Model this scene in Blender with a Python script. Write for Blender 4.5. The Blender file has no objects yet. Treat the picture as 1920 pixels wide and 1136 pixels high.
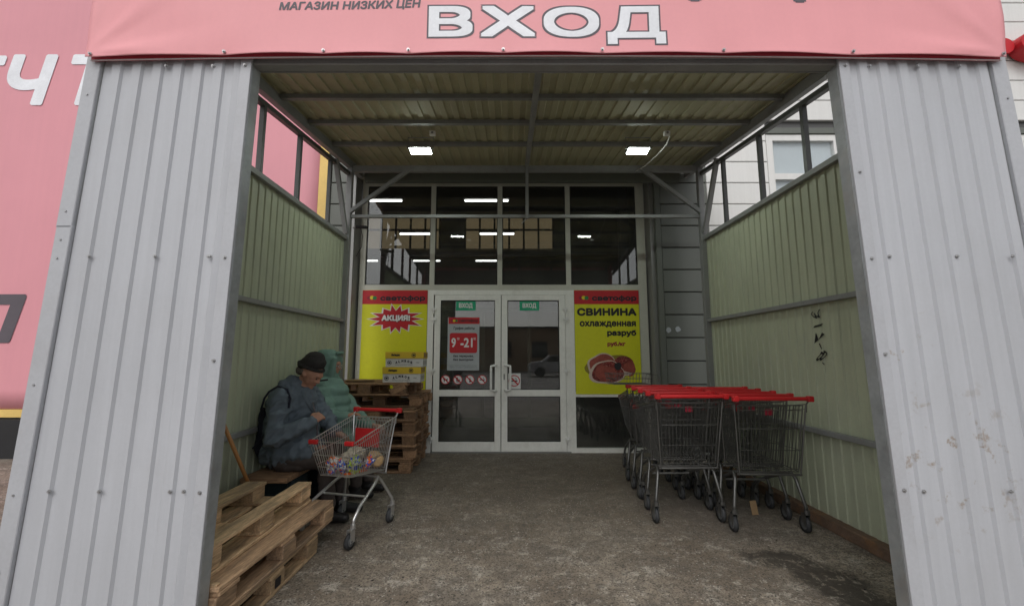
import bpy, bmesh, math, random
import numpy as np
from mathutils import Vector, Matrix, noise
R = math.radians
random.seed(7)
sc = bpy.context.scene
# ------------------------------------------------------------------ camera
cam = bpy.data.objects.new('camera', bpy.data.cameras.new('camera'))
sc.collection.objects.link(cam)
cam.data.sensor_width = 36; cam.data.lens = 15.0
cam.data.clip_start = 0.05; cam.data.clip_end = 500
cam.location = (0, 0, 1.33); cam.rotation_euler = (R(97.1), 0, 0)
cam.data.shift_x = 0.0026
sc.camera = cam
sc.render.resolution_x = 1024; sc.render.resolution_y = 605
# ------------------------------------------------------------------ overcast sky and veiled sun
world = bpy.data.worlds.new('World'); sc.world = world; world.use_nodes = True
nt = world.node_tree; bg = nt.nodes['Background']
sky = nt.nodes.new('ShaderNodeTexSky'); sky.sky_type = 'NISHITA'; sky.sun_disc = False
SUN_EL, SUN_AZ = R(48), R(192)
sky.sun_elevation = SUN_EL; sky.sun_rotation = SUN_AZ
sky.air_density = 1.0; sky.dust_density = 3.0
hs = nt.nodes.new('ShaderNodeHueSaturation'); hs.inputs['Saturation'].default_value = 0.22
nt.links.new(sky.outputs[0], hs.inputs['Color']); nt.links.new(hs.outputs[0], bg.inputs['Color'])
bg.inputs['Strength'].default_value = 0.12
sl = bpy.data.lights.new('sun', 'SUN'); sl.energy = 0.7; sl.angle = R(50); sl.color = (1, .97, .94)
so = bpy.data.objects.new('sun', sl); sc.collection.objects.link(so)
sdir = Vector((math.sin(SUN_AZ)*math.cos(SUN_EL), math.cos(SUN_AZ)*math.cos(SUN_EL), math.sin(SUN_EL)))
so.rotation_euler = sdir.to_track_quat('Z', 'Y').to_euler()
sc.view_settings.view_transform = 'Standard'; sc.view_settings.look = 'None'
sc.view_settings.gamma = 1; sc.view_settings.use_curve_mapping = False
sc.view_settings.exposure = 0.25
try:
    sc.cycles.max_bounces = 10; sc.cycles.transparent_max_bounces = 16
except Exception: pass

# ------------------------------------------------------------------ materials
def mat(name, col, rough=.6, metal=0, var=.12, scale=3., fine=.05, fscale=60, dirt=None, dscale=2., damt=.5,
        bump=0, bscale=80, emit=None, estr=1, rnd=0, spec=.5, stretch=None, streak=0):
    m = bpy.data.materials.new(name); m.use_nodes = True
    n = m.node_tree.nodes; l = m.node_tree.links; b = n['Principled BSDF']
    b.inputs['Roughness'].default_value = rough; b.inputs['Metallic'].default_value = metal
    b.inputs['Specular IOR Level'].default_value = spec
    if emit:
        b.inputs['Base Color'].default_value = (*col, 1)
        b.inputs['Emission Color'].default_value = (*emit, 1); b.inputs['Emission Strength'].default_value = estr
        return m
    tc = n.new('ShaderNodeTexCoord'); src = tc.outputs['Object']
    if stretch:
        mp = n.new('ShaderNodeMapping'); mp.inputs['Scale'].default_value = stretch
        l.new(src, mp.inputs[0]); src = mp.outputs[0]
    def nz(s, d=5, w=.6, sr=None):
        t = n.new('ShaderNodeTexNoise'); t.inputs['Scale'].default_value = s; t.inputs['Detail'].default_value = d
        t.inputs['Roughness'].default_value = w; l.new(sr or src, t.inputs['Vector']); return t.outputs['Fac']
    def mul(c, f, lo, hi):
        r = n.new('ShaderNodeMapRange'); r.inputs[1].default_value = .25; r.inputs[2].default_value = .75
        r.inputs[3].default_value = lo; r.inputs[4].default_value = hi; l.new(f, r.inputs[0])
        x = n.new('ShaderNodeVectorMath'); x.operation = 'SCALE'; l.new(c, x.inputs[0]); l.new(r.outputs[0], x.inputs['Scale'])
        return x.outputs[0]
    rgb = n.new('ShaderNodeRGB'); rgb.outputs[0].default_value = (*col, 1); c = rgb.outputs[0]
    if rnd:
        oi = n.new('ShaderNodeObjectInfo'); r = n.new('ShaderNodeMapRange')
        r.inputs[3].default_value = 1-rnd; r.inputs[4].default_value = 1+rnd; l.new(oi.outputs['Random'], r.inputs[0])
        x = n.new('ShaderNodeVectorMath'); x.operation = 'SCALE'; l.new(c, x.inputs[0]); l.new(r.outputs[0], x.inputs['Scale']); c = x.outputs[0]
        ad = n.new('ShaderNodeVectorMath'); ad.operation = 'ADD'; l.new(src, ad.inputs[0])
        cx = n.new('ShaderNodeVectorMath'); cx.operation = 'SCALE'; cx.inputs[0].default_value = (13, 7, 5)
        l.new(oi.outputs['Random'], cx.inputs['Scale']); l.new(cx.outputs[0], ad.inputs[1]); src = ad.outputs[0]
    if var: c = mul(c, nz(scale), 1-var, 1+var)
    if fine: c = mul(c, nz(fscale, 3), 1-fine, 1+fine)
    if streak:
        mp = n.new('ShaderNodeMapping'); mp.inputs['Scale'].default_value = (14, 14, .5); l.new(tc.outputs['Object'], mp.inputs[0])
        c = mul(c, nz(1.0, 6, .7, mp.outputs[0]), 1-streak, 1+streak*.5)
    if dirt:
        f = nz(dscale, 8, .7); r = n.new('ShaderNodeMapRange'); r.inputs[1].default_value = .5; r.inputs[2].default_value = .72
        r.inputs[3].default_value = 0; r.inputs[4].default_value = damt; l.new(f, r.inputs[0])
        mx = n.new('ShaderNodeMix'); mx.data_type = 'RGBA'; l.new(r.outputs[0], mx.inputs['Factor'])
        l.new(c, mx.inputs['A']); mx.inputs['B'].default_value = (*dirt, 1); c = mx.outputs['Result']
    l.new(c, b.inputs['Base Color'])
    if bump:
        bp = n.new('ShaderNodeBump'); bp.inputs['Strength'].default_value = bump; bp.inputs['Distance'].default_value = .01
        l.new(nz(bscale, 6), bp.inputs['Height']); l.new(bp.outputs[0], b.inputs['Normal'])
    rr = n.new('ShaderNodeMapRange'); rr.inputs[3].default_value = max(.03, rough-.1); rr.inputs[4].default_value = min(1, rough+.12)
    l.new(nz(scale*2.3), rr.inputs[0]); l.new(rr.outputs[0], b.inputs['Roughness'])
    return m

M = {}
M['sheet_out'] = mat('light grey painted sheet', (.46, .472, .50), .42, var=.05, scale=1.2, fine=.02, streak=.09, dirt=(.3, .28, .26), dscale=1.6, damt=.12)
M['sheet_in'] = mat('khaki primer sheet back', (.50, .535, .395), .55, var=.12, scale=.9, fine=.03, streak=.12, dirt=(.36, .37, .32), dscale=1.1, damt=.5)
M['roof_in'] = mat('khaki roof sheet back', (.46, .44, .29), .6, var=.15, scale=.9, fine=.03, dirt=(.30, .27, .19), dscale=1.1, damt=.5)
M['steel'] = mat('grey painted steel', (.27, .275, .275), .5, var=.12, scale=4, dirt=(.13, .09, .06), dscale=3, damt=.3)
M['steel_shade'] = mat('grey steel darkened for shade', (.085, .087, .085), .5, var=.12, scale=4)  # shaded copy of the grey steel, the shade put into its colour
M['galv'] = mat('galvanised steel', (.36, .38, .39), .45, .35, var=.2, scale=9, fine=.1, fscale=40, dirt=(.25, .17, .11), dscale=5, damt=.45)
M['screw'] = mat('zinc screw', (.4, .4, .4), .35, .8)
M['trim'] = mat('grey corner trim', (.43, .44, .465), .4, var=.05, dirt=(.25, .22, .2), damt=.2)
M['rustbeam'] = mat('rusty base channel', (.17, .11, .075), .8, var=.3, scale=7, fine=.2, dirt=(.30, .15, .06), dscale=9, damt=.7, bump=.4)
M['pvc'] = mat('white door profile', (.86, .86, .82), .4, var=.03, dirt=(.33, .31, .27), dscale=3, damt=.3, streak=.05)
M['pvc2'] = mat('grey white window profile', (.56, .56, .49), .45, var=.07, dirt=(.25, .24, .2), dscale=3, damt=.3)
M['gasket'] = mat('black gasket', (.02, .02, .02), .6)
M['trim_shade_grey'] = mat('grey trim and shaded cladding', (.125, .135, .118), .45, var=.06, scale=2, fine=.03, rnd=.04, streak=.05)  # grey trims, and cladding under the canopy with its shade put into the tone
M['side_white'] = mat('white cladding', (.72, .72, .70), .45, var=.05, scale=2, fine=.02, rnd=.03, streak=.08, dirt=(.5, .48, .44), dscale=2, damt=.2)
M['metal_dark'] = mat('dark reveal sheet', (.26, .26, .25), .32, .3, var=.05, fine=.02)
M['black'] = mat('black', (.015, .015, .017), .6)
M['rubber'] = mat('dark rubber', (.035, .037, .04), .65, var=.3, scale=20)
M['grey_hub'] = mat('grey plastic hub', (.12, .125, .13), .5)
M['chrome'] = mat('zinc plated wire', (.62, .62, .62), .32, .8, var=.15)
M['chromed'] = mat('dull dirty wire', (.17, .17, .165), .42, .8, var=.3)
M['redp'] = mat('red plastic', (.55, .018, .022), .4, var=.1, rnd=.12)
M['wood'] = mat('raw pallet wood', (.56, .385, .225), .8, var=.3, scale=5, fine=.36, fscale=14, stretch=(7, 1.0, 7), rnd=.32, dirt=(.11, .085, .065), dscale=1.3, damt=.95, bump=.35, bscale=14)
M['wood2'] = mat('weathered pallet wood', (.42, .275, .165), .8, var=.3, scale=5, fine=.36, fscale=14, stretch=(7, 1.0, 7), rnd=.3, dirt=(.09, .07, .055), dscale=1.1, damt=.9, bump=.35, bscale=14)
M['woodold'] = mat('dark old pallet wood', (.27, .16, .09), .85, var=.3, scale=5, fine=.36, fscale=14, stretch=(1.2, 6, 6), rnd=.4, dirt=(.09, .06, .042), dscale=1.6, damt=.6, bump=.35, bscale=14)
M['stick'] = mat('varnished wooden handle', (.42, .19, .06), .5, var=.2)
M['concrete_lot'] = mat('asphalt lot', (.24, .225, .21), .85, var=.2, scale=.6, fine=.15, bump=.2)
M['brown'] = mat('brown render', (.36, .25, .16), .8, var=.2, scale=.3)
M['roofdark'] = mat('dark roof', (.1, .1, .1), .8)
M['room'] = mat('dim hall paint', (.20, .19, .18), .9, var=.3, scale=.4)
M['amber'] = mat('daylit far window', (.1, .09, .07), .6, emit=(.62, .47, .28), estr=.15)
M['tube'] = mat('fluorescent tube', (1, 1, 1), .5, emit=(1, 1, 1), estr=4.5)
M['led'] = mat('lit led panel', (1, 1, 1), .5, emit=(.90, 1, .90), estr=100)
M['pvcwhite'] = mat('white plastic', (.82, .82, .8), .5)
M['pink'] = mat('faded pink banner cloth', (.80, .345, .37), .6, var=.05, scale=1.0, fine=.015, bump=.04, bscale=300, streak=.02)
M['pinkwall'] = mat('faded pink wall banner', (.70, .30, .345), .6, var=.06, scale=.6, fine=.015, streak=.03)
M['redhem'] = mat('unfaded red hem', (.6, .06, .09), .6)
M['hem'] = mat('pale hem rope', (.55, .5, .5), .6)
M['ink'] = mat('dark grey print', (.10, .085, .10), .6)
M['wht'] = mat('white print', (.80, .82, .86), .6)
M['yellowb'] = mat('yellow banner border', (.75, .52, .16), .6)
M['yel'] = mat('yellow poster print', (.68, .68, .012), .5, var=.06, scale=3, dirt=(.4, .38, .03), dscale=3, damt=.3)
M['redpr'] = mat('red poster print', (.50, .012, .02), .5, var=.08)
M['blackpr'] = mat('black print', (.012, .012, .016), .5)
M['whitepr'] = mat('white print small', (.75, .75, .75), .5)
M['maroon'] = mat('maroon print', (.28, .01, .03), .5)
M['green'] = mat('green sign', (.015, .38, .20), .5)
M['greypr'] = mat('grey notice paper', (.40, .43, .45), .5)
M['yelpr'] = mat('yellow dot', (.75, .6, .02), .5)
M['grnpr'] = mat('green dot', (.02, .2, .05), .5)
M['meat'] = mat('meat print', (.30, .065, .045), .5, var=.35, scale=12, fine=.2)
M['meatd'] = mat('dark meat print', (.17, .015, .012), .5, var=.7, scale=22, fine=.4, dirt=(.62, .25, .2), dscale=34, damt=.9)
M['fat'] = mat('fat print', (.62, .50, .42), .5, var=.15, scale=14)
M['shad'] = mat('print grey', (.25, .2, .02), .5)
M['skin'] = mat('skin', (.42, .22, .15), .55, var=.12, scale=18, fine=.05)
M['jacket'] = mat('slate blue jacket cloth', (.125, .157, .188), .85, var=.18, scale=7, fine=.06, fscale=200, bump=.3, bscale=30)
M['teal'] = mat('sage green padded coat', (.17, .285, .24), .7, var=.12, scale=8, fine=.04, bump=.25, bscale=25)
M['trousers'] = mat('brown trousers', (.075, .06, .055), .9, var=.2)
M['knit'] = mat('black knit', (.028, .026, .025), .95, var=.2, scale=60, bump=.6, bscale=150)
M['navy'] = mat('navy backpack', (.012, .014, .028), .8, var=.2)
M['shoe'] = mat('black shoe', (.012, .011, .011), .5)
M['hair'] = mat('grey hair', (.10, .085, .07), .8)
M['dull'] = mat('dark teal plastic', (.015, .03, .035), .6)
M['cardboard'] = mat('cardboard', (.33, .22, .12), .8, var=.15)
M['cyellow'] = mat('yellow carton lid', (.68, .47, .03), .6, var=.05)
M['cwhite'] = mat('white carton', (.60, .60, .58), .6, var=.05)
M['bag'] = mat('clear bread bag', (.45, .40, .32), .35, var=.2, scale=30, bump=.5, bscale=40)
M['bread'] = mat('loaf crust', (.50, .33, .17), .7, var=.2, scale=25)
M['blue'] = mat('blue pack', (.03, .10, .50), .35, var=.3, scale=30)
M['orange'] = mat('orange pack', (.75, .16, .03), .35, var=.3, scale=30)
M['lime'] = mat('green pack', (.42, .55, .05), .35, var=.3, scale=30)
M['carpaint'] = mat('silver car paint', (.45, .46, .48), .3, .4)
M['carglass'] = mat('dark car glass', (.02, .02, .025), .1)
M['blind'] = mat('pale blind behind glass', (.58, .63, .66), .7, var=.05)

def glass(name, ior=1.85, tint=(.88, .90, .88), d0=.02, d1=.09):
    m = bpy.data.materials.new(name); m.use_nodes = True; n = m.node_tree.nodes; l = m.node_tree.links
    n.remove(n['Principled BSDF']); o = n['Material Output']
    fr = n.new('ShaderNodeFresnel'); fr.inputs['IOR'].default_value = ior
    ge = n.new('ShaderNodeNewGeometry'); ii = n.new('ShaderNodeMix'); l.new(ge.outputs['Backfacing'], ii.inputs[0]); ii.inputs[2].default_value = ior; ii.inputs[3].default_value = 1/ior; l.new(ii.outputs[0], fr.inputs['IOR'])
    g = n.new('ShaderNodeBsdfGlossy'); g.inputs['Roughness'].default_value = .004
    t = n.new('ShaderNodeBsdfTransparent'); t.inputs[0].default_value = (*tint, 1)
    d = n.new('ShaderNodeBsdfDiffuse'); d.inputs[0].default_value = (.3, .3, .28, 1)
    tc = n.new('ShaderNodeTexCoord'); nz = n.new('ShaderNodeTexNoise'); nz.inputs['Scale'].default_value = 3; nz.inputs['Detail'].default_value = 8
    l.new(tc.outputs['Object'], nz.inputs['Vector'])
    r = n.new('ShaderNodeMapRange'); r.inputs[1].default_value = .4; r.inputs[2].default_value = .8; r.inputs[3].default_value = d0; r.inputs[4].default_value = d1
    l.new(nz.outputs['Fac'], r.inputs[0])
    mx = n.new('ShaderNodeMixShader'); l.new(fr.outputs[0], mx.inputs[0]); l.new(t.outputs[0], mx.inputs[1]); l.new(g.outputs[0], mx.inputs[2])
    m2 = n.new('ShaderNodeMixShader'); l.new(r.outputs[0], m2.inputs[0]); l.new(mx.outputs[0], m2.inputs[1]); l.new(d.outputs[0], m2.inputs[2])
    l.new(m2.outputs[0], o.inputs['Surface']); return m
M['glass'] = glass('shop glass'); M['glass2'] = glass('window glass', 1.5, (.96, .97, .97), .005, .03)

def floor_mat():
    m = bpy.data.materials.new('worn concrete'); m.use_nodes = True; n = m.node_tree.nodes; l = m.node_tree.links
    b = n['Principled BSDF']; tc = n.new('ShaderNodeTexCoord'); src = tc.outputs['Object']
    def nz(s, d=6, w=.6, dist=0):
        t = n.new('ShaderNodeTexNoise'); t.inputs['Scale'].default_value = s; t.inputs['Detail'].default_value = d
        t.inputs['Roughness'].default_value = w; t.inputs['Distortion'].default_value = dist
        l.new(src, t.inputs['Vector']); return t.outputs['Fac']
    def mr(f, a, b_, c, d):
        r = n.new('ShaderNodeMapRange'); l.new(f, r.inputs[0])
        for i, v in enumerate((a, b_, c, d)): r.inputs[i+1].default_value = v
        return r.outputs[0]
    def mix(f, a, col):
        x = n.new('ShaderNodeMix'); x.data_type = 'RGBA'; l.new(f, x.inputs['Factor']); l.new(a, x.inputs['A'])
        x.inputs['B'].default_value = (*col, 1); return x.outputs['Result']
    def mth(op, a, b_):
        x = n.new('ShaderNodeMath'); x.operation = op; x.use_clamp = True
        for i, v in enumerate((a, b_)):
            if isinstance(v, (int, float)): x.inputs[i].default_value = v
            else: l.new(v, x.inputs[i])
        return x.outputs[0]
    def spot(cx, cy, rx, ry):
        mp = n.new('ShaderNodeMapping'); mp.inputs['Location'].default_value = (-cx/rx, -cy/ry, 0); mp.inputs['Scale'].default_value = (1/rx, 1/ry, 0)
        l.new(src, mp.inputs[0]); v = n.new('ShaderNodeVectorMath'); v.operation = 'LENGTH'; l.new(mp.outputs[0], v.inputs[0])
        return mr(v.outputs['Value'], .2, 1, 1, 0)
    rgb = n.new('ShaderNodeRGB'); rgb.outputs[0].default_value = (.34, .288, .228, 1); c = rgb.outputs[0]
    c = mix(mr(nz(1.1, 8, .65), .40, .58, 0, .9), c, (.185, .145, .108))
    c = mix(mr(nz(3.7, 10, .75, .6), .46, .60, 0, .7), c, (.165, .142, .12))
    c = mix(mr(nz(6.5, 10, .8), .52, .60, 0, .8), c, (.50, .455, .39))
    # centre trodden dark and damp track
    c = mix(mth('MULTIPLY', spot(.55, 4.9, 2.5, 2.3), mr(nz(5, 8, .75), .28, .52, .25, .95)), c, (.10, .080, .060))
    # exposed grit, coarse and fine
    for vs_, lo_, hi_, amt, ns, na, nb in ((30, .12, .30, .95, 4.1, .40, .52), (52, .14, .34, 1.0, 2.3, .28, .52), (75, .2, .4, .8, 1.7, .2, .45)):
        vo = n.new('ShaderNodeTexVoronoi'); vo.inputs['Scale'].default_value = vs_; vo.inputs['Randomness'].default_value = 1; l.new(src, vo.inputs['Vector'])
        c = mix(mth('MULTIPLY', mr(vo.outputs['Distance'], lo_, hi_, 1, 0), mr(nz(ns, 6, .7), na, nb, 0, amt)), c, (.05, .042, .034))
    vo2 = n.new('ShaderNodeTexVoronoi'); vo2.inputs['Scale'].default_value = 41; l.new(src, vo2.inputs['Vector'])
    c = mix(mth('MULTIPLY', mr(vo2.outputs['Distance'], .08, .26, 1, 0), mr(nz(5, 6, .7), .44, .56, 0, .95)), c, (.62, .58, .52))
    c = mix(mr(nz(20, 8, .85), .48, .58, 0, .75), c, (.105, .09, .073))
    # wet streak by the right post
    w1 = mth('MULTIPLY', mth('ADD', spot(1.78, 3.02, .30, .17), mth('ADD', spot(1.93, 2.75, .26, .25), spot(1.93, 2.45, .24, .28))), mr(nz(11, 10, .78, .8), .38, .56, 0, 1.5))
    w1 = mr(w1, .12, .6, 0, .9)
    c = mix(w1, c, (.045, .037, .029))
    # darker brown patch beneath the nested carts
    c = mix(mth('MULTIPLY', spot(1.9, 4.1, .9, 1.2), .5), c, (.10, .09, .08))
    l.new(c, b.inputs['Base Color'])
    l.new(mr(nz(3, 6), .3, .7, .6, .92), b.inputs['Roughness'])
    bp = n.new('ShaderNodeBump'); bp.inputs['Strength'].default_value = .7; bp.inputs['Distance'].default_value = .012
    l.new(nz(34, 8, .75), bp.inputs['Height']); l.new(bp.outputs[0], b.inputs['Normal'])
    return m
M['floor'] = floor_mat()
def smears(m, cx, cy, rx, ry, col, thr=.56):
    n = m.node_tree.nodes; l = m.node_tree.links; b = n['Principled BSDF']; src = b.inputs['Base Color'].links[0].from_socket
    tc = n.new('ShaderNodeTexCoord'); mp = n.new('ShaderNodeMapping'); mp.inputs['Location'].default_value = (-cx/rx, 0, -cy/ry); mp.inputs['Scale'].default_value = (1/rx, 0, 1/ry)
    l.new(tc.outputs['Object'], mp.inputs[0]); v = n.new('ShaderNodeVectorMath'); v.operation = 'LENGTH'; l.new(mp.outputs[0], v.inputs[0])
    r1 = n.new('ShaderNodeMapRange'); r1.inputs[1].default_value = .3; r1.inputs[2].default_value = 1; r1.inputs[3].default_value = 1; r1.inputs[4].default_value = 0; l.new(v.outputs['Value'], r1.inputs[0])
    nz = n.new('ShaderNodeTexNoise'); nz.inputs['Scale'].default_value = 11; nz.inputs['Detail'].default_value = 9; nz.inputs['Roughness'].default_value = .7; l.new(tc.outputs['Object'], nz.inputs['Vector'])
    r2 = n.new('ShaderNodeMapRange'); r2.inputs[1].default_value = thr; r2.inputs[2].default_value = thr+.07; l.new(nz.outputs['Fac'], r2.inputs[0])
    mu = n.new('ShaderNodeMath'); mu.operation = 'MULTIPLY'; l.new(r1.outputs[0], mu.inputs[0]); l.new(r2.outputs[0], mu.inputs[1])
    mx = n.new('ShaderNodeMix'); mx.data_type = 'RGBA'; l.new(mu.outputs[0], mx.inputs['Factor']); l.new(src, mx.inputs['A']); mx.inputs['B'].default_value = (*col, 1)
    l.new(mx.outputs['Result'], b.inputs['Base Color'])
smears(M['sheet_out'], 2.0, .85, .42, .42, (.29, .24, .20), .57); smears(M['sheet_out'], 1.85, 1.35, .2, .3, (.33, .28, .24), .61)

# ------------------------------------------------------------------ helpers
COL = sc.collection
def tag(o, label=None, cat=None, group=None, kind=None):
    if label: o['label'] = label
    if cat: o['category'] = cat
    if group: o['group'] = group
    if kind: o['kind'] = kind
    return o
def empty(name, loc=(0, 0, 0), rz=0, label=None, cat=None, group=None):
    o = bpy.data.objects.new(name, None); COL.objects.link(o); o.location = loc; o.rotation_euler = (0, 0, rz)
    o.empty_display_size = .1
    return tag(o, label, cat, group)
def link(name, me, parent=None):
    o = bpy.data.objects.new(name, me); COL.objects.link(o)
    if parent: o.parent = parent
    return o
def copy_tree(o, parent=None):
    c = o.copy(); COL.objects.link(c); c.parent = parent
    for ch in list(o.children): copy_tree(ch, c)
    return c
class MB:
    def __init__(s): s.v = []; s.f = []; s.mi = []; s.m = 0; s.T = Matrix.Identity(4)
    def add(s, vs, fs):
        o = len(s.v); s.v += [tuple(s.T @ Vector(p)) for p in vs]
        s.f += [tuple(i+o for i in f) for f in fs]; s.mi += [s.m]*len(fs); return s
    def box(s, x0, x1, y0, y1, z0, z1, c=0):
        if c <= 0:
            vs = [(x, y, z) for x in (x0, x1) for y in (y0, y1) for z in (z0, z1)]
            return s.add(vs, [(0, 1, 3, 2), (4, 6, 7, 5), (0, 4, 5, 1), (2, 3, 7, 6), (0, 2, 6, 4), (1, 5, 7, 3)])
        bm = bmesh.new(); bmesh.ops.create_cube(bm, size=1)
        bmesh.ops.scale(bm, vec=(x1-x0, y1-y0, z1-z0), verts=bm.verts)
        bmesh.ops.bevel(bm, geom=bm.edges[:], offset=c, segments=1, affect='EDGES')
        bmesh.ops.translate(bm, vec=((x0+x1)/2, (y0+y1)/2, (z0+z1)/2), verts=bm.verts)
        s.bm(bm); return s
    def bm(s, bm):
        bm.verts.index_update()
        s.add([v.co[:] for v in bm.verts], [tuple(v.index for v in f.verts) for f in bm.faces]); bm.free(); return s
    def tube(s, pts, r, n=6, cap=True):
        pts = [Vector(p) for p in pts]; rs = r if isinstance(r, (list, tuple)) else [r]*len(pts)
        vs = []; fs = []; up = None
        for i, p in enumerate(pts):
            a = (pts[min(i+1, len(pts)-1)]-pts[max(i-1, 0)]).normalized()
            if up is None: up = Vector((0, 0, 1)) if abs(a.z) < .9 else Vector((1, 0, 0))
            u = (up-a*up.dot(a)).normalized(); w = a.cross(u); up = u
            for k in range(n):
                t = 2*math.pi*(k+.5)/n; vs.append(tuple(p+(u*math.cos(t)+w*math.sin(t))*rs[i]))
        for i in range(len(pts)-1):
            for k in range(n):
                k2 = (k+1) % n; fs.append((i*n+k, i*n+k2, (i+1)*n+k2, (i+1)*n+k))
        if cap: fs.append(tuple(range(n-1, -1, -1))); fs.append(tuple((len(pts)-1)*n+k for k in range(n)))
        return s.add(vs, fs)
    def bar(s, a, b, w, h=None):      # square bar between two points
        return s.tube([a, b], [w*.7071]*2, 4)
    def prism(s, poly, y0, y1):       # polygon in xz, extruded in y
        n = len(poly); vs = [(x, y0, z) for x, z in poly]+[(x, y1, z) for x, z in poly]
        fs = [tuple(range(n)), tuple(range(2*n-1, n-1, -1))]+[(i, i+n, (i+1) % n+n, (i+1) % n) for i in range(n)]
        return s.add(vs, fs)
    def cyl(s, c, axis, r, h, n=16):
        c = Vector(c); a = Vector(axis).normalized()*h/2
        return s.tube([c-a, c+a], r, n)
    def ball(s, c, r, sub=2):
        bm = bmesh.new(); bmesh.ops.create_icosphere(bm, subdivisions=sub, radius=1)
        rr = r if isinstance(r, (tuple, list)) else (r, r, r)
        bmesh.ops.scale(bm, vec=rr, verts=bm.verts); bmesh.ops.translate(bm, vec=c, verts=bm.verts); return s.bm(bm)
    def build(s, name, mats, parent=None, smooth=False):
        me = bpy.data.meshes.new(name); me.from_pydata(s.v, [], s.f)
        if not isinstance(mats, (list, tuple)): mats = [mats]
        for m in mats: me.materials.append(M[m])
        me.polygons.foreach_set('material_index', s.mi)
        if smooth: me.polygons.foreach_set('use_smooth', [True]*len(me.polygons))
        bm = bmesh.new(); bm.from_mesh(me)
        if not getattr(s, 'open', False): bmesh.ops.recalc_face_normals(bm, faces=bm.faces)
        bm.to_mesh(me); bm.free(); me.update()
        return link(name, me, parent)
def B(name, m, x0, x1, y0, y1, z0, z1, parent=None, c=0): return MB().box(x0, x1, y0, y1, z0, z1, c).build(name, m, parent)

def text_geo(s, shear=0, res=4):
    """letter outlines of the built-in font, filled by winding number"""
    from mathutils.geometry import delaunay_2d_cdt
    cu = bpy.data.curves.new('t', 'FONT'); cu.body = s; cu.shear = shear
    o = bpy.data.objects.new('t', cu); COL.objects.link(o)
    dg = bpy.context.evaluated_depsgraph_get(); c2 = o.evaluated_get(dg).to_curve(dg); polys = []
    for sp in c2.splines:
        bp = sp.bezier_points; P = []; n = len(bp)
        if n < 2: continue
        for i in range(n):
            a, b = bp[i], bp[(i+1) % n]; p0, p1, p2, p3 = a.co, a.handle_right, b.handle_left, b.co
            st = (p3-p0).length < 1e-6
            if st: continue
            lin = ((p1-p0).cross(p3-p0).length + (p2-p0).cross(p3-p0).length) < 1e-5
            for k in range(1 if lin else res):
                t = k/(1 if lin else res); q = p0*(1-t)**3+p1*3*t*(1-t)**2+p2*3*t*t*(1-t)+p3*t**3; P.append((q.x, q.y))
        if len(P) > 2: polys.append(P)
    bpy.data.objects.remove(o); bpy.data.curves.remove(cu)
    V = []; E = []
    for P in polys:
        k = len(V); V += [Vector(p) for p in P]; E += [(k+i, k+(i+1) % len(P)) for i in range(len(P))]
    vo, eo, fo, *_ = delaunay_2d_cdt(V, E, [], 0, 1e-5)
    A = np.array([v[:] for v in vo]); tri = [tuple(f) for f in fo]
    C = np.array([A[list(f)].mean(0) for f in tri]); wn = np.zeros(len(C))
    for P in polys:
        Q = np.array(P); x1, y1 = Q[:, 0], Q[:, 1]; x2, y2 = np.roll(x1, -1), np.roll(y1, -1)
        cx, cy = C[:, :1], C[:, 1:]; up = (y1 <= cy) & (y2 > cy); dn = (y1 > cy) & (y2 <= cy)
        cr = (x2-x1)*(cy-y1)-(cx-x1)*(y2-y1); wn += (up & (cr > 0)).sum(1)-(dn & (cr < 0)).sum(1)
    fs = [f for f, w in zip(tri, wn) if abs(w) > .5]
    return A, fs
def text(name, s, x0, x1, z0, z1, y, m, parent, bold=0, shear=0, fy=None, dirs=6, tilt=0, square=False):
    """lettering fitted to a box; bold = stroke thickening in metres, made of slightly shifted layers"""
    vs, fs = text_geo(s, shear)
    lo = vs.min(0); hi = vs.max(0); X0, X1, Z0, Z1 = x0+bold, x1-bold, z0+bold, z1-bold
    X = X0+(vs[:, 0]-lo[0])/(hi[0]-lo[0])*(X1-X0); Z = Z0+(vs[:, 1]-lo[1])/(hi[1]-lo[1])*(Z1-Z0)+tilt*(X-X0)
    P = []; F = []; sh = [(0, 0)]+([(bold*math.cos(2*math.pi*(k+.5)/dirs), bold*math.sin(2*math.pi*(k+.5)/dirs)) for k in range(dirs)] if bold else [])
    if square: sh = [(0, 0)]+[(bold*i/2, bold*j/2) for i in range(-2, 3) for j in range(-2, 3) if max(abs(i), abs(j)) == 2]
    for q, (dx, dz) in enumerate(sh):
        o = len(P); P += [(X[i]+dx, (fy(X[i]+dx, Z[i]+dz) if fy else y)-q*.00004, Z[i]+dz) for i in range(len(X))]
        F += [tuple(i+o for i in f) for f in fs]
    me = bpy.data.meshes.new(name); me.from_pydata(P, [], F); me.materials.append(M[m])
    return link(name, me, parent)

# ------------------------------------------------------------------ ground
g = MB(); g.box(-90, 90, -90, 60, -.3, -.02); tag(g.build('ground', 'concrete_lot'), kind='structure')
g = MB(); g.box(-9, 9, -1.0, 6.2, -.25, 0); tag(g.build('pavement', 'floor'), kind='structure')
g = MB(); g.box(-12, 12, 6.25, 22.2, -.25, -.004); tag(g.build('hall_floor', 'room'), kind='structure')

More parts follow.
